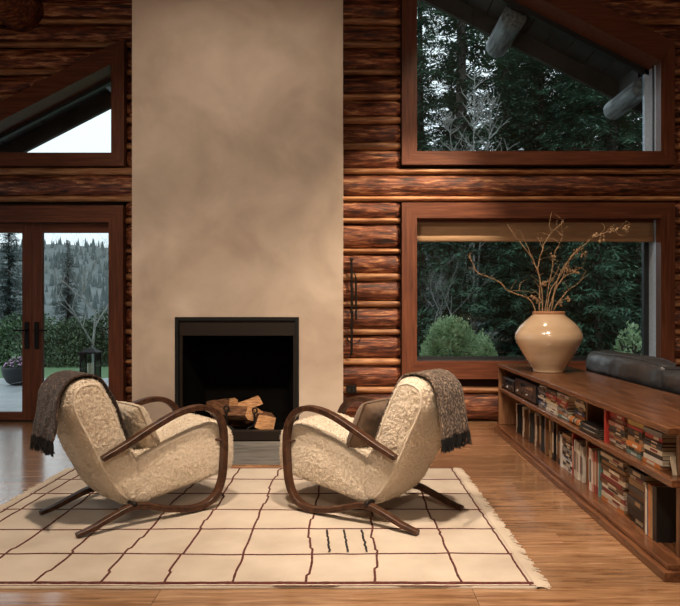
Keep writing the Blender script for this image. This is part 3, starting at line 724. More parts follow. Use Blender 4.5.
# throws over the backrests
def throw(label, m, loc, ang, v0, v1, sd):
    t = thing('throw_blanket', label, 'blanket', loc, ang, 'throws over the armchairs')
    path = catmull([(.345, 0, .44), (.292, 0, .58), (.250, 0, .68), (.205, 0, .768), (.155, 0, .828), (.085, 0, .848), (.005, 0, .830), (-.052, 0, .765), (-.072, 0, .68), (-.085, 0, .59), (-.098, 0, .50)], 6)
    n = len(path); k = 22; vs = []; th = .011
    for lay in (0, 1):
        for i, p in enumerate(path):
            tg = (path[min(i+1, n-1)]-path[max(0, i-1)]).normalized(); nn = Vector((tg.z, 0, -tg.x))
            if nn.z < 0 and .3 < i/n < .7: nn = -nn
            back = max(0, (i/n-.66)/.34)
            for j in range(k+1):
                v = v0+(v1-v0)*j/k+back*.02*(j/k-.5)+.006*nz(i*.15, j*.3, sd)
                wv = .010*nz(i*.12, j*.35+sd, 3)*(.35+1.3*back)
                q = p+nn*(wv+.002)
                if lay: q = q-nn*th if nn.dot(Vector((p.x-.13, 0, p.z-.55))) > 0 else q+nn*th
                vs.append((q.x-MID, v, q.z+.02*back*nz(j*.2, sd, 6)))
    w_ = k+1; off = n*w_
    fs = [(i*w_+j, i*w_+j+1, (i+1)*w_+j+1, (i+1)*w_+j) for i in range(n-1) for j in range(k)]
    fs += [(off+i*w_+j, off+(i+1)*w_+j, off+(i+1)*w_+j+1, off+i*w_+j+1) for i in range(n-1) for j in range(k)]
    for i in range(n-1): fs += [(i*w_, (i+1)*w_, off+(i+1)*w_, off+i*w_), (i*w_+k, off+i*w_+k, off+(i+1)*w_+k, (i+1)*w_+k)]
    for j in range(k): fs += [(j, off+j, off+j+1, j+1), ((n-1)*w_+j, (n-1)*w_+j+1, off+(n-1)*w_+j+1, off+(n-1)*w_+j)]
    MB().add(vs, fs).build('tweed_cloth', m, t, smooth=True)
    r_ = random.Random(sd); b = MB()
    for i in range(170):
        f = i/169; j = f*k; e0 = Vector(vs[(n-1)*w_+int(j)]).lerp(Vector(vs[(n-1)*w_+min(k, int(j)+1)]), j-int(j))
        e0.x += r_.uniform(-.002, .012); l = r_.uniform(.062, .078)
        b.tube([e0+Vector((0, 0, .004)), e0+Vector((r_.uniform(-.008, .008), r_.uniform(-.006, .006), -l*.5)), e0+Vector((r_.uniform(-.014, .014), r_.uniform(-.012, .012), -l))], .0035, 4, .002)
    o = b.build('fringe', M_fringe, t); o['kind'] = 'stuff'
throw('dark brown tweed throw draped over the left armchair', M_throw1, LL, aL, -.195, .105, 3)
throw('grey brown flecked throw draped over the right armchair', M_throw2, LR, aR, -.14, .165, 8)
# scatter cushions
def cushion(name, label, m, loc, ang, uc, vc, zc, size, tilt, yaw, seed, amp=.002):
    t = thing(name, label, 'cushion', loc, ang)
    n = 36; vs = []; W, H, T = size
    Mx = Matrix.Translation((uc-MID, vc, zc)) @ Matrix.Rotation(yaw, 4, 'Z') @ Matrix.Rotation(tilt, 4, 'Y')
    for s in (-1, 1):
        for j in range(n+1):
            for i in range(n+1):
                a, c = 2*i/n-1, 2*j/n-1
                pin = 1-.09*(1-abs(a)**2)*abs(c)**3; pin2 = 1-.09*(1-abs(c)**2)*abs(a)**3
                th = T/2*((1-a**4)*(1-c**4))**.5
                th += amp*(nz(a*20+seed, c*20, s)+nz(a*6+seed, c*6, s)*2)*(1-max(abs(a), abs(c))**6)
                vs.append(Mx @ Vector((s*th, a*W/2*pin, c*H/2*pin2)))
    w_ = n+1; o_ = w_*w_
    fs = []
    for j in range(n):
        for i in range(n):
            q = (j*w_+i, j*w_+i+1, (j+1)*w_+i+1, (j+1)*w_+i); fs.append(q); fs.append(tuple(o_+x for x in q[::-1]))
    MB().add(vs, fs).build('cover', m, t, smooth=True)
    rim = [vs[i] for i in range(w_)]+[vs[j*w_+n] for j in range(1, w_)]+[vs[n*w_+i] for i in range(n-1, -1, -1)]+[vs[j*w_] for j in range(n-1, -1, -1)]
    MB().tube(rim, .006, 6).build('piping', m, t, smooth=True)
cushion('scatter_cushion', 'cream furry cushion in the left armchair', M_pillowfur, LL, aL, .44, -.05, .505, (.34, .31, .12), -.42, 0, 1, .005)
cushion('scatter_cushion', 'taupe velvet cushion in the right armchair', M_velvet, LR, aR, .44, .04, .51, (.36, .33, .13), -.40, 0, 2)

# ------------------------------------------------------------------ bookcase
BA = -math.atan(.0224); BO = (1.417, 3.017)
BLEN = 3.84; BD = .64; HT = .682; Z1 = .445; ZD = .072
bc = thing('bookcase', 'long low walnut bookcase with open front and stepped plinth', 'bookcase', (BO[0], BO[1], 0), BA)
MB().bbox(0, BD, 0, BLEN, 0, .045, .004).build('plinth', M_case, bc)
MB().bbox(.022, BD-.02, .022, BLEN-.005, .0452, ZD, .004).build('bottom_deck', M_case, bc)
MB().bbox(.03, BD, .03, BLEN-.005, HT-.034, HT, .004).build('worktop', M_case, bc)
MB().bbox(.045, .31, .03, BLEN-.03, Z1-.034, Z1, .003).build('middle_shelf', M_case, bc)
MB().bbox(.335, .40, .04, BLEN-.03, Z1-.034, Z1, .003).build('rear_shelf', M_case, bc)
hb = (HT-.034-ZD)/5
for i in range(5): MB().bbox(.312, .333, .10, BLEN-.03, ZD+.001+i*hb, ZD+(i+1)*hb-.002, .002).build('back_board', M_casev, bc)
MB().bbox(.04, BD-.01, BLEN-.032, BLEN-.006, ZD+.001, HT-.035, .003).build('end_panel', M_casev, bc)
def ypx(p, xs): dx = p-345; return (680*(BO[0]+xs)-BO[1]*dx)/(dx-15.2)
for yy in (ypx(591, .14), 2.35):
    for (z0, z1) in ((ZD+.001, Z1-.035), (Z1+.001, HT-.035)): MB().bbox(.11, .311, yy-.011, yy+.011, z0, z1, .002).build('divider', M_casev, bc)
for (z0, z1) in ((ZD+.001, Z1-.035), (Z1+.001, HT-.035)): MB().bbox(.115, .155, .10, .14, z0, z1, .003).build('end_post', M_casev, bc)
MB().bbox(BD-.05, BD-.02, .05, BLEN-.04, ZD+.001, HT-.035, .003).build('rear_panel', M_case, bc)
BC = dict(red=(.46,.045,.035), maroon=(.20,.025,.025), cream=(.66,.58,.44), white=(.72,.69,.62), black=(.014,.013,.013), charcoal=(.05,.048,.047), tan=(.42,.26,.13), brown=(.13,.06,.03), orange=(.62,.22,.06),
          yellow=(.60,.42,.12), teal=(.16,.28,.27), blue=(.06,.10,.22), grey=(.26,.25,.23), green=(.08,.13,.08), pink=(.55,.26,.20))
BM = {k: plain('book_'+k, v, .45) for k, v in BC.items()}
book_meshes = {}
cosA, sinA = math.cos(BA), math.sin(BA)
def bw(x, y): return (BO[0]+x*cosA-y*sinA, BO[1]+x*sinA+y*cosA)
ORD = ['top', 'second from top', 'third from top', 'fourth from top', 'fifth from top', 'sixth from top', 'seventh from top', 'eighth from top', 'ninth from top', 'tenth from top', 'bottom', 'lowest']
def book(label, colour, x, y, z, d, L, T, lying, group, band=None, lean=0, skew=0):
    """spine faces the room (-x). lying: length L along y and thickness T up; else thickness T along y and height L up"""
    X, Y = bw(x, y)
    t = thing('book', label, 'book', (X, Y, z), BA+skew, group)
    if lean: t.rotation_euler = (lean, 0, BA+skew)
    c = .0028
    def P(b, x0, x1, a0, a1, t0, t1):
        if lying: b.box(x0, x1, a0, a1, t0, t1)
        else: b.box(x0, x1, t0, t1, a0, a1)
    b = MB(); P(b, 0, c, 0, L, 0, T); P(b, c, d, 0, L, 0, c); P(b, c, d, 0, L, T-c, T); b.build('cover', BM[colour], t)
    b = MB(); P(b, c, d-.004, .004, L-.004, c, T-c); b.build('pages', M_pages, t)
    if band:
        f0, f1, bc_ = band
        b = MB(); P(b, -.0006, .0004, L*f0, L*f1, T*.22, T*.78); b.build('title_block', BM[bc_], t)
rb = random.Random(21)
CONTR = dict(red='cream', maroon='tan', cream='maroon', white='black', black='cream', charcoal='tan', tan='black', brown='cream', orange='white', yellow='black', teal='white', blue='white', grey='black', green='cream', pink='white')
def stack(y0, y1, z, xs, cols, h, where, group):
    n = len(cols); ths = [rb.uniform(.75, 1.25) for _ in cols]; k = h/sum(ths); zz = z+.0005
    for i in range(n-1, -1, -1):
        T = ths[i]*k; L = (y1-y0)*rb.uniform(.86, 1.0); c = cols[i]
        nm = 'bottom' if i == n-1 else ORD[i]
        f0 = rb.uniform(.12, .3); band = (f0, f0+rb.uniform(.25, .5), CONTR[c]) if rb.random() < .75 else None
        book(f'{c} book, {nm} of {where}', c, xs+rb.uniform(0, .014), y0+rb.uniform(0, (y1-y0)-L), zz, rb.uniform(.14, .19), L, T-.0006, True, group, band)
        zz += T
G1 = 'books stacked flat on the upper shelf'; G2 = 'books stacked flat on the lower shelf'; G3 = 'books standing on the lower shelf'
US = .078; ZU = Z1; UH = HT-.034-Z1
def up(p0, p1, xs=US): return (ypx(p1, xs)+.004, ypx(p0, xs)-.004)
stack(*up(537, 545), ZU, US, ['cream', 'charcoal', 'grey', 'black', 'white', 'black', 'blue', 'grey'], .170, 'the stack next to the stereo units', G1)
stack(*up(545, 556), ZU, US, ['black', 'charcoal', 'red', 'maroon', 'yellow', 'cream', 'white', 'cream', 'white'], .172, 'the second stack from the stereo units', G1)
stack(*up(556, 567.5), ZU, US, ['cream', 'tan', 'red', 'maroon', 'charcoal', 'grey', 'orange', 'teal'], .170, 'the third stack from the stereo units', G1)
stack(*up(568, 579), ZU+.048, US+.03, ['tan', 'cream', 'yellow', 'charcoal', 'blue', 'orange'], .120, 'the stack above the rolled magazine', G1)
stack(*up(607.5, 624), ZU, US, ['red', 'maroon', 'pink', 'charcoal', 'black', 'tan', 'maroon', 'white', 'brown'], .180, 'the stack right of the red upright book', G1)
stack(*up(624.5, 641), ZU, US, ['yellow', 'red', 'charcoal', 'black', 'tan', 'orange', 'charcoal', 'teal'], .182, 'the middle stack near the open end, upper shelf', G1)
stack(*up(641.5, 661.5), ZU, US, ['grey', 'red', 'black', 'charcoal', 'cream', 'black', 'white', 'orange'], .178, 'the stack nearest the open end, upper shelf', G1)
# flat support under the stack above the rolled magazine
yy0, yy1 = up(568, 579)
book('grey large flat book under the stack above the rolled magazine', 'grey', US+.055, yy0, ZU+.0003, .17, yy1-yy0, .0465, True, G1)
book('red upright book left of the stacks, upper shelf', 'red', US-.01, ypx(607.3, US), ZU+.0005, .15, UH-.012, .026, False, 'upright books on the upper shelf')
book('cream small booklet leaning at the open end of the upper shelf', 'cream', US+.02, ypx(668, US)-.01, ZU+.0008, .10, .085, .010, False, 'upright books on the upper shelf', lean=-.35)
# rolled magazine
X, Y = bw(US+.022, up(568, 580)[0]-.01)
t = thing('rolled_magazine', 'rolled orange and cream magazine on the upper shelf', 'magazine', (X, Y, ZU+.0235), BA)
L_ = .27; sp = []
for i in range(57): a = i*.33; r = .0225-.00018*i; sp.append((r*math.cos(a), r*math.sin(a)))
vs = [(a, 0, c) for a, c in sp]+[(a, L_, c) for a, c in sp]; n = len(sp)
MB().add(vs, [(i, i+1, n+i+1, n+i) for i in range(n-1)]).build('rolled_sheets', BM['cream'], t, smooth=True)
for (a, c, m_) in ((.03, .10, 'orange'), (.13, .15, 'black'), (.17, .24, 'orange')):
    MB().lathe([(.0228, a), (.0232, a), (.0232, c), (.0228, c)], seg=24, axis='y').build('cover_print', BM[m_], t, smooth=True)
for i in range(5):
    y_ = ypx(603, US); L_ = .33+rb.uniform(-.02, .02)
    book(f'black glossy magazine, {["bottom", "second", "third", "fourth", "top"][i]} of the low black pile', 'black', US-.018+rb.uniform(-.008, .01), y_+.02+rb.uniform(-.01, .01), ZU+.0005+i*.0115, .20, L_, .011, True, 'black magazines on the upper shelf', (.15, .75, 'grey') if i in (2, 4) else None, skew=rb.uniform(-.03, .03))
# stereo units
def unit(label, p0, p1, h, knobs):
    y0, y1 = up(p0, p1, .07); X, Y = bw(.075, y0)
    t = thing('stereo_unit', label, 'stereo', (X, Y, ZU+.001), BA, 'stereo units on the bookcase'); w = y1-y0
    MB().bbox(.004, .22, 0, w, .010, h, .004).build('case', M_plastic, t)
    fp_ = MB().bbox(-.006, .004, .002, w-.002, .012, h-.002, .002).build('front_panel', M_plastic, t)
    MB().bbox(-.0075, -.006, w*.12, w*.7, h*.62, h*.86, .0005).build('display', plain('display_glass', (.03, .035, .045), .08), fp_)
    for i in range(knobs):
        b = MB(); b.lathe([(0, -.02), (.010, -.02), (.012, -.006)], (0, w*(.15+.7*i/max(1, knobs-1)), h*.32), 12, 'x'); b.build('knob', M_silver if i % 2 else M_plastic, fp_)
    for i in range(4):
        MB().bbox(-.009, -.006, w*(.2+.13*i), w*(.2+.13*i)+.018, h*.46, h*.52, .0005).build('button', M_silver, fp_)
    for yy in (.03, w-.03):
        for xx in (.03, .19): MB().lathe([(0, 0), (.012, 0), (.012, .010)], (xx, yy, 0), 10).build('foot', M_plastic, t)
unit('black stereo receiver beside the stacked books on the upper shelf', 515, 536, .155, 4)
unit('small black stereo unit at the far end of the upper shelf', 502, 514, .115, 3)
# lower shelf
LS = .112; ZL = ZD; LH = Z1-.034-ZD
def upright(p, T, H, c, lab, lean=0, xs=LS, d=.17):
    y = ypx(p, xs); book(lab, c, xs+rb.uniform(0, .012), y, ZL+.0008, d, H, T, False, G3, (rb.uniform(.15, .3), rb.uniform(.55, .8), CONTR[c]), lean)
far = [(516, .02, .27, 'cream'), (517.0, .035, .26, 'black'), (522, .022, .27, 'cream'), (523.5, .03, .25, 'brown'), (528, .022, .28, 'tan'), (529.5, .032, .25, 'charcoal'), (534, .02, .28, 'cream'), (535.8, .03, .26, 'brown'), (541, .06, .29, 'charcoal'), (545, .03, .28, 'blue'), (549.5, .045, .29, 'tan'), (553.5, .05, .30, 'black'), (556, .03, .30, 'brown'), (559.5, .04, .25, 'charcoal')]
ordw = ['first', 'second', 'third', 'fourth', 'fifth', 'sixth', 'seventh', 'eighth', 'ninth', 'tenth', 'eleventh', 'twelfth', 'thirteenth', 'fourteenth']
cur = None
for i, (p, T, H, c) in enumerate(far):
    y = ypx(p, LS)
    if cur is not None: y = min(y, cur-T-.002)
    cur = y
    book(f'{c} upright book, {ordw[i]} from the far end, lower shelf', c, LS+rb.uniform(0, .012), y, ZL+.0008, .17, H, T, False, G3, (.2, .7, CONTR[c]), -.0)
y0, y1 = up(561.5, 571, LS)
book('white upright book left of the flat stack, middle of lower shelf', 'white', LS, y1+.004, ZL+.0008, .17, .235, .035, False, G3)
stack(y0, y1, ZL, LS, ['tan', 'charcoal', 'brown', 'black', 'grey', 'black', 'blue', 'white', 'black', 'white'], .255, 'the flat stack in the middle, lower shelf', G2)
seq = [('red', .022, .29), ('black', .012, .25), ('white', .026, .25), ('grey', .02, .26), ('cream', .03, .255), ('charcoal', .014, .24), ('white', .022, .25), ('cream', .024, .235), ('grey', .02, .24), ('white', .02, .235)]
cur = y0-.004
for i, (c, T, H) in enumerate(seq):
    cur -= T+.0012
    book(f'{c} upright book, {ordw[i]} right of the middle flat stack', c, LS+rb.uniform(0, .01), cur, ZL+.0008, .17, H, T, False, G3, (.2, .7, CONTR[c]))
cur = ypx(592.5, .14)-.012
i = 0
for (c, T, H) in [('red', .020, .27), ('white', .042, .262), ('pink', .034, .25), ('brown', .016, .26), ('red', .022, .265), ('maroon', .02, .262), ('red', .022, .26), ('teal', .012, .275)]:
    cur -= T+.0012
    book(f'{c} upright book, {ordw[i]} right of the divider, lower shelf', c, LS-.008+rb.uniform(0, .008), cur, ZL+.0008, .17, H, T, False, G3, (.2, .75, CONTR[c])); i += 1
yI1 = cur-.004; yI0 = ypx(624, LS)
stack(yI0, yI1, ZL, LS-.006, ['cream', 'black', 'tan', 'brown', 'cream', 'maroon', 'brown', 'white', 'maroon', 'cream', 'orange'], .285, 'the flat stack right of the red books, lower shelf', G2)
stack(*up(627, 645, LS), ZL, LS-.006, ['black', 'cream', 'tan', 'charcoal', 'brown', 'charcoal', 'black', 'black', 'black'], .288, 'the dark flat stack near the open end, lower shelf', G2)
cur = up(627, 645, LS)[0]-.012; i = 0
for (c, T, H) in [('brown', .016, .235), ('white', .024, .25), ('blue', .012, .23), ('orange', .022, .265), ('tan', .026, .262), ('black', .045, .27)]:
    cur -= T+.0012
    book(f'{c} upright book, {["sixth", "fifth", "fourth", "third", "second", "first"][i]} from the open end, lower shelf', c, LS-.012, cur, ZL+.0008, .185, H, T, False, G3); i += 1

# ------------------------------------------------------------------ vase with dry branches
VC = Vector((1.76, 5.88, HT))
t = thing('vase', 'large beige glazed ceramic vase on the far end of the bookcase', 'vase', VC)
prof = [(0, .004), (.115, 0), (.128, .006), (.132, .02), (.155, .06), (.205, .14), (.255, .225), (.279, .275), (.284, .305), (.277, .34), (.245, .395), (.195, .445), (.150, .482), (.133, .497)]
P3 = catmull([(a, 0, h) for a, h in prof[2:]], 5)
b = MB(); b.lathe([(0, .004), (.115, 0)]+[(p.x, p.z) for p in P3], seg=56); b.build('body', M_vase, t, smooth=True)
b = MB(); b.lathe([(.1335, .495), (.136, .505), (.135, .519), (.128, .525), (.119, .518), (.116, .49), (.15, .43), (.2, .36), (.2, .2), (0, .1)], seg=56); b.build('rim', M_vaserim, t, smooth=True)
sy = 3.788
def vp(cx_, cy_, dd): return px(470+cx_/sy, 220+cy_/sy, 5.88+dd)
def twig(label, pts, r0, subs, seeds, sd):
    r_ = random.Random(sd)
    base = Vector((VC.x+r_.uniform(-.05, .05), VC.y+r_.uniform(-.05, .05), HT+.13+r_.uniform(0, .04)))
    t = thing('dried_branch', label, 'branch', base, 0, 'dried branches in the vase')
    def path(pp, first=True):
        P = [vp(*q) for q in pp]; C = catmull(P, 5)
        return [c+Vector((.006*nz(c.x*20, c.z*20, sd), .006*nz(c.z*22, 2, sd), .006*nz(c.x*22, c.z*9, 7+sd))) for c in C]
    C = path(pts); rim = C[0]; C = [base, base.lerp(rim, .5)]+C
    MB().tube(C, r0, 6, r0*.35).build('stem', M_twig, t, True, True)
    b = MB()
    for s in subs: b.tube(path(s), r0*.5, 5, r0*.22)
    for c in C[6::2]:
        d = Vector((r_.uniform(-1, 1), r_.uniform(-1, 1), r_.uniform(.1, 1))).normalized()*r_.uniform(.04, .13)
        b.tube([c, c+d*.5+Vector((0, 0, .005)), c+d], .0022, 4, .001)
    o = b.build('side_twigs', M_twig, t, True); o['kind'] = 'stuff'
    if seeds:
        b = MB()
        for (cx_, cy_, dd, k, spread) in seeds:
            for q in range(k):
                c = vp(cx_+r_.uniform(-spread, spread), cy_+r_.uniform(-spread, spread), dd+r_.uniform(-.04, .04)); R_ = r_.uniform(.006, .013)
                b.ball(c, (R_, R_*.8, R_*1.1), 6, 4)
        o = b.build('seed_heads', M_twig, t, True); o['kind'] = 'stuff'
twig('dry branch reaching far left from the vase', [(245, 335, 0), (225, 300, -.02), (150, 270, -.06), (110, 235, -.08), (30, 200, -.10), (12, 165, -.1), (-6, 140, -.1)], .0068, [[(150, 270, -.06), (185, 268, -.03), (245, 275, 0)], [(185, 268, -.03), (192, 240, 0), (215, 225, .02)]], [(245, 300, 0, 8, 12)], 1)
twig('tall dry branch leaning left up to the shade', [(262, 335, .02), (264, 270, .03), (262, 215, .04), (238, 150, .04), (190, 85, .03), (140, 15, .02)], .0078, [[(238, 150, .04), (215, 95, .06), (190, 40, .08)]], [(260, 300, .02, 8, 14)], 2)
twig('upright dry branch forking near its tip', [(275, 335, -.03), (272, 260, -.05), (258, 185, -.06), (275, 110, -.06), (290, 75, -.06), (318, 40, -.06), (355, 8, -.08)], .0072, [[(275, 110, -.06), (265, 80, -.05), (255, 60, -.04)], [(318, 40, -.06), (300, 20, -.06), (310, -30, -.05)]], [(285, 240, -.04, 6, 10)], 3)
twig('slender dry branch rising just right of centre', [(285, 335, .05), (300, 240, .08), (312, 180, .09), (320, 130, .1), (350, 60, .12), (345, 20, .12)], .006, [[(300, 240, .08), (330, 195, .05), (338, 165, .04)]], [(320, 140, .1, 6, 14)], 4)
twig('dry branch with round seed heads right of centre', [(292, 335, -.02), (305, 270, -.04), (340, 215, -.08), (372, 160, -.1), (405, 120, -.1), (432, 110, -.1)], .0066, [[(372, 160, -.1), (380, 190, -.1), (395, 195, -.1)]], [(403, 120, -.1, 8, 9), (430, 130, -.1, 8, 9), (370, 185, -.1, 7, 10)], 5)
twig('stout dry branch bending right in the middle of the bunch', [(300, 335, 0), (325, 265, .01), (350, 222, .02), (385, 200, .03), (425, 178, .03)], .0076, [[(350, 222, .02), (360, 190, .03), (372, 170, .04)]], [(400, 195, .03, 8, 12)], 6)
twig('lowest dry branch arching out to the right', [(318, 338, .04), (340, 305, .05), (375, 265, .06), (410, 240, .08), (440, 195, .09)], .0074, [[(340, 305, .05), (365, 300, .04), (372, 295, .04)]], [(370, 300, .05, 8, 8), (340, 320, .04, 8, 10)], 7)
twig('long dry branch with papery flowers at upper right', [(310, 335, -.06), (330, 230, -.10), (375, 150, -.14), (430, 95, -.16), (490, 55, -.18), (550, 40, -.2), (608, 15, -.2)], .006, [[(490, 55, -.18), (510, 30, -.18), (500, 10, -.18)], [(550, 40, -.2), (575, 60, -.2), (610, 35, -.2)]], [(545, 40, -.2, 10, 14), (505, 70, -.18, 8, 14), (590, 35, -.2, 8, 12), (470, 55, -.17, 6, 10)], 8)

# ------------------------------------------------------------------ leather sofa behind the bookcase
SX = 2.12
so = thing('sofa', 'black leather sofa standing behind the bookcase', 'sofa', (2.6, 4.3, 0))
MB().bbox(SX, 3.05, 2.5, 6.3, .06, .30, .02).build('base', M_leather, so, True)
MB().bbox(SX, SX+.14, 2.5, 6.3, .301, .60, .02).build('back_panel', M_leather, so, True)
for (a, c) in ((2.52, 4.28), (4.30, 6.28)): MB().bbox(SX+.15, 3.06, a, c, .302, .44, .03).build('seat_cushion', M_leather, so, True)
for xx in (SX+.08, 2.95):
    for yy in (2.6, 6.0): MB().lathe([(0, 0), (.02, 0), (.03, .06)], (xx, yy, 0), 12).build('foot', M_bent, so, True)
def lcush(label, y0, y1, ztop, sd):
    X = SX+.17; zc = .70; t = thing('leather_cushion', label, 'cushion', (X, (y0+y1)/2, .605), 0, 'leather back cushions')
    L = y1-y0; n = 60; k = 32; vs = []
    for i in range(n+1):
        s = 2*i/n-1; e_ = (1-abs(s)**5)**.5 if abs(s) < 1 else 0; e_ = max(e_, .02)
        for j in range(k):
            a = 2*math.pi*j/k; ca, sa = math.cos(a), math.sin(a)
            x_ = math.copysign(abs(ca)**.8, ca)*.145*(.25+.75*e_); z_ = math.copysign(abs(sa)**.8, sa)*(ztop-.605)/2*(.55+.45*e_)
            wr_ = .014*nz(s*5+sd, ca*2, sa*2)+.010*nz(s*16+sd, ca*3, sa*3)
            ear = .035*max(0, abs(s)-.86)/.14 if sa > .3 else 0
            vs.append((x_*(1+wr_*4), s*L/2+ear*math.copysign(.3, s), (ztop-.605)/2+z_*(1+wr_*4)+ear*.3+.012*nz(s*2, sd, 1)*(sa > 0)))
    fs = [(i*k+j, i*k+(j+1) % k, (i+1)*k+(j+1) % k, (i+1)*k+j) for i in range(n) for j in range(k)]+[tuple(range(k)), tuple(n*k+j for j in range(k))]
    MB().add(vs, fs).build('cover', M_leather, t, smooth=True)
    for jj in (5, 11):
        P = [Vector(vs[i*k+jj])*1.0+Vector((0, 0, .003)) for i in range(n+1)]
        MB().tube(P, .008, 6).build('piping', M_leather, t, smooth=True)
lcush('black leather cushion above the far end of the bookcase, beside the vase', 4.80, 6.24, .862, 1)
lcush('black leather cushion at the right edge, nearer than the other', 3.4, 4.76, .84, 7)

# ------------------------------------------------------------------ ceiling lamps and the added fill lamp
for i, (loc, aim, w_, r_, cone, c) in enumerate(LAMPS):
    labs = ['first ceiling spotlight aimed at the armchairs', 'ceiling spotlight aimed at the log wall beside the chimney', 'ceiling spotlight aimed at the chimney breast', 'ceiling spotlight aimed at the bookcase', 'ceiling spotlight aimed at the wall between the windows']
    t = thing('ceiling_spotlight', labs[i], 'lamp', loc, 0, 'ceiling spotlights')
    d = (Vector(aim)-Vector(loc)).normalized(); q = d.to_track_quat('-Z', 'Y')
    Mx = q.to_matrix().to_4x4()
    b = MB(); b.lathe([(.02, .19), (.06, .18), (.07, .02), (.075, .02), (.075, .2), (.02, .21)], seg=20); b.v = [tuple(Mx @ Vector(v)) for v in b.v]; b.build('lamp_can', M_black, t, smooth=True)
    zc = ceil(loc[0])-loc[2]
    b = MB(); b.tube([Mx @ Vector((0, 0, .2)), (0, 0, .32), (0, 0, max(.4, zc+.01))], .012, 8); b.build('stem', M_black, t)
    ld = bpy.data.lights.new('spot_bulb', 'SPOT'); ld.energy = w_; ld.shadow_soft_size = r_; ld.spot_size = R(cone); ld.spot_blend = .7; ld.color = c
    lo = bpy.data.objects.new('spot_bulb', ld); COL.objects.link(lo); lo.parent = t; lo.rotation_euler = q.to_euler()
loc, w_, r_, c = FILL_LAMP
t = thing('added_fill_lamp', 'added fill light shaped as a globe pendant, unseen behind the viewer', 'lamp', loc)
b = MB(); b.tube([(0, 0, .3), (0, 0, ceil(loc[0])-loc[2])], .006, 6); b.build('cord', M_black, t)
b = MB(); b.lathe([(.05, .30), (.06, .30), (.07, .34), (.02, .36)], seg=20); b.build('cap', M_black, t)
b = MB()
for k in range(6):
    a = k*math.pi/3; b.tube([(.31*math.sin(s*.2618)*math.cos(a), .31*math.sin(s*.2618)*math.sin(a), .31*math.cos(s*.2618)) for s in range(13)], .004, 5)
b.build('wire_cage', M_black, t)
ld = bpy.data.lights.new('fill_bulb', 'POINT'); ld.energy = w_; ld.shadow_soft_size = r_; ld.color = c
lo = bpy.data.objects.new('fill_bulb', ld); COL.objects.link(lo); lo.parent = t

# ------------------------------------------------------------------ outside: eaves
ev = thing('roof_eaves', 'dark boarded roof overhang seen through the raked windows', 'roof', (.325, 8.0, 3.2))
PS = 5.62; X0 = .325
def sof(x): return PS-SL*abs(x-X0)
for s in (-1, 1):
    nb = 26
    for i in range(nb):
        u0 = 6.2*i/nb; u1 = 6.2*(i+1)/nb-.012
        xa, xb = X0+s*u0, X0+s*u1
        MB().prism([(xa, sof(xa)), (xb, sof(xb)), (xb, sof(xb)+.03), (xa, sof(xa)+.03)], 7.74, 8.42).build('soffit_board', M_soffit, ev, True)
    xa, xb = X0, X0+s*6.2
    MB().prism([(xa, sof(xa)+.035), (xb, sof(xb)+.035), (xb, sof(xb)+.12), (xa, sof(xa)+.12)], 7.74, 8.5).build('roof_deck', M_soffit, ev, True)
    MB().prism([(xa, PS-.22), (xb, sof(xb)-.22), (xb, sof(xb)+.16), (xa, PS+.16)], 8.42, 8.48).build('barge_board', M_soffit, ev, True)
for (x_, z_, r_, lab) in ((1.93, 4.57, .142, 'weathered round log under the eaves, upper middle of raked window'), (3.40, 3.76, .12, 'weathered round log under the eaves at the right of the raked window'), (-2.70, 3.92, .14, 'weathered round log under the eaves at the upper left window')):
    t = thing('eave_log', lab, 'beam', (x_, 8.1, z_-r_), 0, 'logs under the eaves')
    MB().tube([(x_, 7.74+i*.1, z_) for i in range(10)], r_, 16).build('log', M_eavelog, t, True, True)
    MB().box(x_-.04, x_+.04, 7.8, 8.35, z_+r_-.02, sof(x_)).build('block', M_soffit, t, True)
# ------------------------------------------------------------------ outside: ground
struct(MB().box(-60, 60, 7.76, 140, -.35, -.12).build('ground_soil', M_soil), 'dark forest ground')
t = struct(MB().box(-9, -1.0, 7.76, 12.6, -.3, -.04).build('patio_base', M_subfloor), 'grey stone terrace')
for i in range(10):
    for j in range(5):
        MB().bbox(-9+.8*i+.006, -9+.8*(i+1)-.006, 7.77+.96*j+.006, 7.77+.96*(j+1)-.006, -.06, -.02, .004).build('paving_slab', M_patio, t, True)
struct(MB().box(-30, -1.2, 12.62, 30, -.3, -.05).build('lawn', M_grass), 'short green lawn beyond the terrace', 'stuff')
# hills
vs = []; nxh, nyh = 90, 24
for j in range(nyh+1):
    for i in range(nxh+1):
        x = -170+340*i/nxh; y = 60+150*j/nyh; f = j/nyh
        h = 18*min(1, f*1.5)**1.2*(1+.3*nz(x*.014, y*.01, 3)+.1*nz(x*.05, y*.03, 1)); h *= 1.0+.25*(x > 20)*min(1, (x-20)/30)
        vs.append((x, y, -.3+h))
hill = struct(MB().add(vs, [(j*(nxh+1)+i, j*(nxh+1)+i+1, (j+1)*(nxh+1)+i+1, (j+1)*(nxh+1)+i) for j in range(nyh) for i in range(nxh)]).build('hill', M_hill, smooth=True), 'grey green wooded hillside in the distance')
r_ = random.Random(2); b = MB()
for q in range(9000):
    i = r_.randrange(nxh); j = r_.randrange(nyh); v = Vector(vs[j*(nxh+1)+i]).lerp(Vector(vs[(j+1)*(nxh+1)+i+1]), r_.random())
    if v.x > 60 or v.x < -130: continue
    v.x += r_.uniform(-2, 2); h = r_.uniform(.9, 2.4); w_ = h*.2; a = r_.random()*6
    P = [v+Vector((w_*math.cos(a+k*1.5708), w_*math.sin(a+k*1.5708), 0)) for k in range(4)]
    b.add(P+[v+Vector((0, 0, h))], [(0, 1, 4), (1, 2, 4), (2, 3, 4), (3, 0, 4)])
o = b.build('distant_forest', M_farneedle); o['kind'] = 'stuff'; o['label'] = 'hazy conifer forest covering the far hillside'

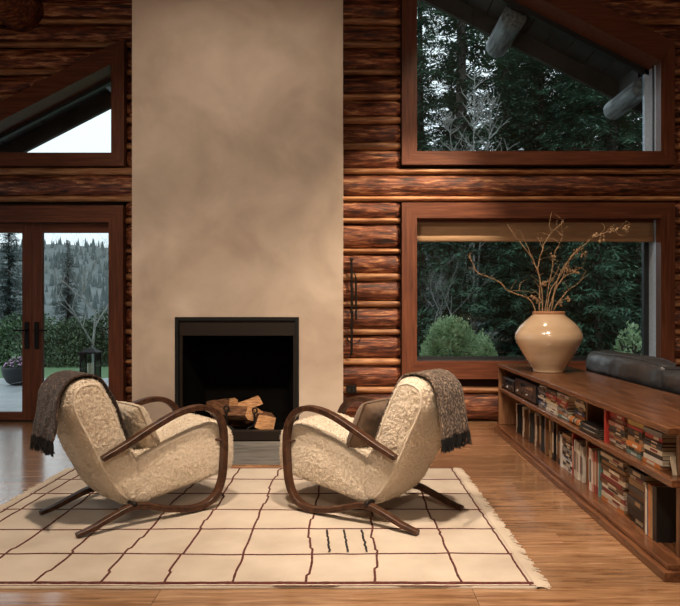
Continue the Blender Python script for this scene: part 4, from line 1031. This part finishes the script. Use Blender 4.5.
# ------------------------------------------------------------------ outside: trees
def conifer_mesh(seed, H, Rm, dens=1.0, z0=.06, droop=.35):
    r_ = random.Random(seed); L = MB(); nb = int(46*H/14*7*dens)
    for q in range(nb):
        f = z0+(1-z0)*(q+r_.random())/nb; f = min(.995, f); z = f*H; a = r_.random()*2*math.pi
        l = Rm*((1-f)**.75)*r_.uniform(.55, 1.1)+.12
        ca, sa = math.cos(a), math.sin(a); up_ = r_.uniform(-.05, .35)*(1 if f > .6 else .5)
        k = max(4, int(l/.13))
        for i in range(k):
            s = (i+.6)/k; rr = l*s
            c = Vector((ca*rr, sa*rr, z+up_*rr-droop*rr*rr/max(l, .3)*.55))
            for _ in range(9):
                an = a+r_.choice((-1, 1))*r_.uniform(.4, 1.3); ln = r_.uniform(.12, .34)*(1-.4*s)*(1 if l > .6 else .6); wd = ln*r_.uniform(.08, .15)
                d = Vector((math.cos(an), math.sin(an), r_.uniform(-.7, .15))).normalized(); sd = d.cross(Vector((r_.uniform(-.5, .5), r_.uniform(-.5, .5), 1))).normalized()*wd
                c2 = c+Vector((r_.uniform(-.05, .05), r_.uniform(-.05, .05), r_.uniform(-.06, .06)))
                L.add([c2, c2+d*ln*.5+sd, c2+d*ln, c2+d*ln*.5-sd], [(0, 1, 2, 3)])
    T = MB(); T.tube([(.05*nz(i, seed, 0), .05*nz(i, seed, 4), H*i/8) for i in range(9)], H*.014+.03, 8, .02)
    for q in range(nb//4):
        f = r_.uniform(z0, .9); a = r_.random()*6.28; l = Rm*((1-f)**.75)*.6
        T.tube([(0, 0, f*H), (math.cos(a)*l, math.sin(a)*l, f*H+.06*l)], .022*(1-f)+.008, 4, .004)
    return L.mesh('foliage'), T.mesh('trunk')
CM = [conifer_mesh(1, 15, 3.1, 1.3), conifer_mesh(2, 13, 2.8, 1.4), conifer_mesh(3, 17, 3.2, .9, .12, .5)]
CS = [conifer_mesh(4, 5.5, 1.5, 1.6, .02, .2)]
def conifer(name, label, kind, x, y, z, s, rz, m, group):
    t = thing(name, label, 'tree', (x, y, z), rz, group); t.scale = (s, s, s)
    me, tr = kind
    for nm, q, mm in (('foliage', me, m), ('trunk', tr, M_trunk)):
        if mm.name not in [k.name for k in q.materials if k]:
            if len(q.materials) == 0: q.materials.append(mm)
        o = bpy.data.objects.new(nm, q); COL.objects.link(o); o.parent = t
        if o.material_slots: o.material_slots[0].link = 'OBJECT'; o.material_slots[0].material = mm
r_ = random.Random(9)
GT = 'conifers beyond the right hand windows'
k = 0
for (x, y) in ((3.0, 17.5), (6.0, 16.5), (8.8, 18), (11.6, 17), (14.5, 18.5), (4.6, 20.5), (7.6, 21), (10.4, 21.5), (13.6, 21.5), (17, 22), (.5, 24), (3.2, 26), (6.2, 25.5), (9.4, 26), (12.4, 26), (15.6, 27), (19, 27), (1.0, 19.5), (5.4, 18.5), (8.2, 23.5), (11.6, 24), (5, 31), (9, 32), (13, 32), (17, 33), (22, 33), (1.5, 31)):
    q = 2 if x < 4 else r_.randrange(2)
    conifer('conifer_tree', 'dark green conifer in the dense wood beyond the right windows' if q < 2 else 'sparse tall conifer with sky between its branches beyond the right windows', CM[q], x+r_.uniform(-.4, .4), y+r_.uniform(-.5, .5), -.15, r_.uniform(.85, 1.1), r_.random()*6, M_needle if r_.random() < .5 else M_needle2, GT)
for (x, y, s) in ((2.2, 14.2, .8), (3.6, 14.8, .7), (5.2, 14, .85), (6.9, 14.6, .75), (8.4, 14.2, .9), (4.4, 16, .8), (10, 15, .9), (11.8, 15, .9), (1.2, 15.5, .75)):
    conifer('young_conifer', 'small bushy conifer in the undergrowth beyond the lower right window', CS[0], x, y, -.15, s, r_.random()*6, M_needle, 'undergrowth conifers')
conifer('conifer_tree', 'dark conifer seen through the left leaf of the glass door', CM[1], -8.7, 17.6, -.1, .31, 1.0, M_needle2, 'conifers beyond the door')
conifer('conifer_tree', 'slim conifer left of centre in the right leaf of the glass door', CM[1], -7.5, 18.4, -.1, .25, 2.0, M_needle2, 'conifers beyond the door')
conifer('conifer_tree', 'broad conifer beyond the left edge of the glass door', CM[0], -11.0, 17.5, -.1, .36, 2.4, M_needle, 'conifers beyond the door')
def bare_tree(label, name, x, y, z, H, seed, r0, lev=5, spread=.55):
    r_ = random.Random(seed); b = MB(); T = MB()
    def grow(p, d, l, r, n):
        pts = [p]; q = p.copy(); dd = d.copy()
        for i in range(4):
            dd = (dd+Vector((r_.uniform(-.16, .16), r_.uniform(-.16, .16), r_.uniform(-.05, .14)))).normalized(); q = q+dd*l/4; pts.append(q.copy())
        (T if n == lev else b).tube(pts, r, 5 if n > 2 else 3, r*.6)
        if n == 0: return
        for i in range(3 if n > 1 else 4):
            a = r_.uniform(0, 6.28); o = pts[r_.choice((2, 3, 4))]; s = Vector((math.cos(a), math.sin(a), r_.uniform(.0, .5)))
            grow(o, (dd*(1-spread)+s*spread).normalized(), l*r_.uniform(.58, .82), r*.55, n-1)
    grow(Vector((x, y, z)), Vector((0, 0, 1)), H*.34, r0, lev)
    t = thing(name, label, 'tree', (x, y, z))
    T.build('trunk', M_bare, t, True, fix=False); b.build('branches', M_bare, t, True, fix=False)
def whip_tree(label, x, y, z, H, seed):
    r_ = random.Random(seed); t = thing('bare_tree', label, 'tree', (x, y, z)); T = MB(); b = MB()
    for k, (dx, h) in enumerate(((0, H), (.12, H*.92), (-.15, H*.86))):
        pts = [Vector((x+dx*i/10*4*(i/10)**.5+.05*nz(i*.5, k, seed), y+.15*k*i/10+.05*nz(i*.5, k, 9), z+h*i/10)) for i in range(11)]
        T.tube(pts, .032-.006*k, 6, .006)
        for q in range(46):
            f = r_.uniform(.42, .98); i = int(f*10); p = pts[i].lerp(pts[min(10, i+1)], f*10-i); a = r_.random()*6.283; l = (1.05-f)*H*.30*r_.uniform(.5, 1.1)+.15
            d = Vector((math.cos(a), math.sin(a), r_.uniform(.5, 1.1))).normalized(); P = [p]
            for w_ in range(5): d = (d+Vector((r_.uniform(-.2, .2), r_.uniform(-.2, .2), r_.uniform(-.12, .22)))).normalized(); P.append(P[-1]+d*l/5)
            b.tube(P, .013, 4, .004)
            for w_ in range(7):
                o = P[r_.randrange(1, 6)]; e = Vector((r_.uniform(-1, 1), r_.uniform(-1, 1), r_.uniform(.1, 1))).normalized()*l*r_.uniform(.15, .4)
                b.tube([o, o+e*.5+Vector((0, 0, .02)), o+e], .006, 3, .003)
    T.build('trunk', M_bare, t, True, fix=False); b.build('branches', M_bare, t, True, fix=False)
whip_tree('pale leafless tree in front of the conifers, upper right window', 2.88, 15.2, -.15, 6.9, 5)
bare_tree('leafless tree at the right side of the glass door view', 'bare_tree', -4.95, 13.4, -.06, 3.7, 8, .032, 6, .5)
bare_tree('thin leafless sapling in the lower right window', 'bare_sapling', 1.75, 13.0, -.15, 3.2, 12, .018, 5, .45)
def bush(name, label, cat, c, rad, n, ls, m, seed, group=None):
    r_ = random.Random(seed); t = thing(name, label, cat, c, 0, group); b = MB()
    for i in range(n):
        a = r_.random()*6.283; zt = r_.random(); rr = math.sqrt(max(0, 1-zt*zt)); k = r_.uniform(.75, 1.03)*(1+.12*nz(math.cos(a)*2.5+seed, math.sin(a)*2.5, zt*3))
        nrm = Vector((rr*math.cos(a), rr*math.sin(a), zt)); p = Vector((nrm.x*rad[0]*k, nrm.y*rad[1]*k, nrm.z*rad[2]*k))
        d = (nrm+Vector((r_.uniform(-.9, .9), r_.uniform(-.9, .9), r_.uniform(-.6, .6)))).normalized(); s = d.cross(nrm+Vector((.01, .2, .1))).normalized()*ls*.3; l = ls*r_.uniform(.7, 1.2)
        b.add([p, p+d*l*.5+s, p+d*l, p+d*l*.5-s], [(0, 1, 2, 3)])
    b.build('leaves', m, t, fix=False)
    b = MB()
    for i in range(9):
        a = i*.7+r_.random(); b.tube([(0, 0, 0), (rad[0]*.3*math.cos(a), rad[1]*.3*math.sin(a), rad[2]*.45), (rad[0]*.65*math.cos(a), rad[1]*.65*math.sin(a), rad[2]*.75)], .02, 5, .006)
    b.build('stems', M_trunk, t)
bush('rounded_shrub', 'pale green rounded shrub outside the lower right window', 'shrub', (1.72, 11.0, -.1), (.56, .55, 1.16), 9000, .06, M_bushleaf, 1)
bush('rounded_shrub', 'small pale shrub beside the large rounded shrub outside', 'shrub', (2.28, 11.3, -.1), (.28, .3, .92), 3000, .055, M_bushleaf, 2)
bush('leafy_shrub', 'small fresh green shrub outside at the right end of the window', 'shrub', (4.72, 11.2, -.12), (.30, .30, 1.12), 420, .10, M_bushleaf, 3)
for i, (x, y, rx, rz) in enumerate(((-9.4, 16.2, 1.3, 1.0), (-7.6, 16.4, 1.2, 1.25), (-6.4, 16.0, .9, 1.1), (-5.4, 16.3, 1.1, 1.35), (-4.2, 16.4, 1.2, 1.2), (-11.6, 16.5, 1.4, 1.2))):
    bush('hedge_shrub', ['low green shrub behind the planter', 'broad green shrub behind the lawn, left of the lantern', 'low shrub just left of the lantern', 'green shrub behind the lantern', 'green shrub right of the lantern', 'shrub at the far left beyond the door'][i], 'shrub', (x, y, -.1), (rx, .7, rz), 6500, .07, M_hedge, 20+i, 'shrubs along the lawn')
# planter and lantern on the terrace
pc = px(19, 384, 11.4); pc.z = -.02
t = thing('planter_bowl', 'black round planter bowl on the terrace', 'planter', pc)
b = MB(); b.lathe([(0, .002), (.12, 0), (.19, .05), (.245, .15), (.268, .26), (.272, .30), (.262, .305), (.25, .28), (0, .26)], seg=36); b.build('bowl', M_planter, t, smooth=True)
t2 = thing('flowering_plant', 'pink and white flowers growing in the black bowl', 'flowers', (pc.x, pc.y, .24)); r_ = random.Random(5)
b = MB(); f1 = MB()
for i in range(700):
    a = r_.random()*6.283; rr = .25*math.sqrt(r_.random()); z = .02+.16*(1-(rr/.25)**2)*r_.uniform(.4, 1.1); p = Vector((rr*math.cos(a), rr*math.sin(a), z))
    d = Vector((r_.uniform(-1, 1), r_.uniform(-1, 1), r_.uniform(0, .8))).normalized(); s = d.cross(Vector((0, .1, 1))).normalized()*.012
    b.add([p, p+d*.025+s, p+d*.055, p+d*.025-s], [(0, 1, 2, 3)])
    if i % 6 == 0: f1.ball(p+Vector((0, 0, .03)), (.02, .02, .013), 6, 4)
b.build('leaves', M_hedge, t2, fix=False); o = f1.build('blossoms', M_flower, t2); o['kind'] = 'stuff'
lc = px(90.5, 380, 10.3); lc.z = -.02
t = thing('lantern', 'black metal and glass candle lantern on the terrace', 'lantern', lc)
hw = .11; ht = zof(350, 10.3)+.02
MB().bbox(-hw-.02, hw+.02, -hw-.02, hw+.02, 0, .03, .004).build('base', M_black, t)
for sx in (-1, 1):
    for s_y in (-1, 1): MB().bbox(sx*hw-.011, sx*hw+.011, s_y*hw-.011, s_y*hw+.011, .03, ht-.05, .002).build('post', M_black, t)
for (a0, a1, c0, c1) in ((-hw+.011, hw-.011, -hw-.002, -hw+.002), (-hw+.011, hw-.011, hw-.002, hw+.002), (-hw-.002, -hw+.002, -hw+.011, hw-.011), (hw-.002, hw+.002, -hw+.011, hw-.011)):
    MB().box(a0, a1, c0, c1, .03, ht-.05).build('pane', M_glass, t)
b = MB(); b.bbox(-hw-.03, hw+.03, -hw-.03, hw+.03, ht-.05, ht-.025, .004)
e0 = hw+.01; b.add([(-e0, -e0, ht-.025), (e0, -e0, ht-.025), (e0, e0, ht-.025), (-e0, e0, ht-.025), (-.04, -.04, ht+.03), (.04, -.04, ht+.03), (.04, .04, ht+.03), (-.04, .04, ht+.03)], [(0, 1, 5, 4), (1, 2, 6, 5), (2, 3, 7, 6), (3, 0, 4, 7), (4, 5, 6, 7)]); b.build('roof', M_black, t)
b = MB(); b.tube([(.04*math.cos(a*.2618), 0, ht+.055+.04*math.sin(a*.2618)) for a in range(25)], .006, 6, up=(0, 1, 0)); b.build('ring_handle', M_black, t)
t = thing('candle', 'thick cream pillar candle inside the lantern', 'candle', (lc.x, lc.y, .012))
b = MB(); b.lathe([(0, 0), (.05, 0), (.05, .40), (.044, .41), (0, .40)], seg=20); b.build('wax', M_candle, t, smooth=True)
b = MB(); b.tube([(0, 0, .40), (.002, 0, .425)], .003, 5); b.build('wick', M_black, t)
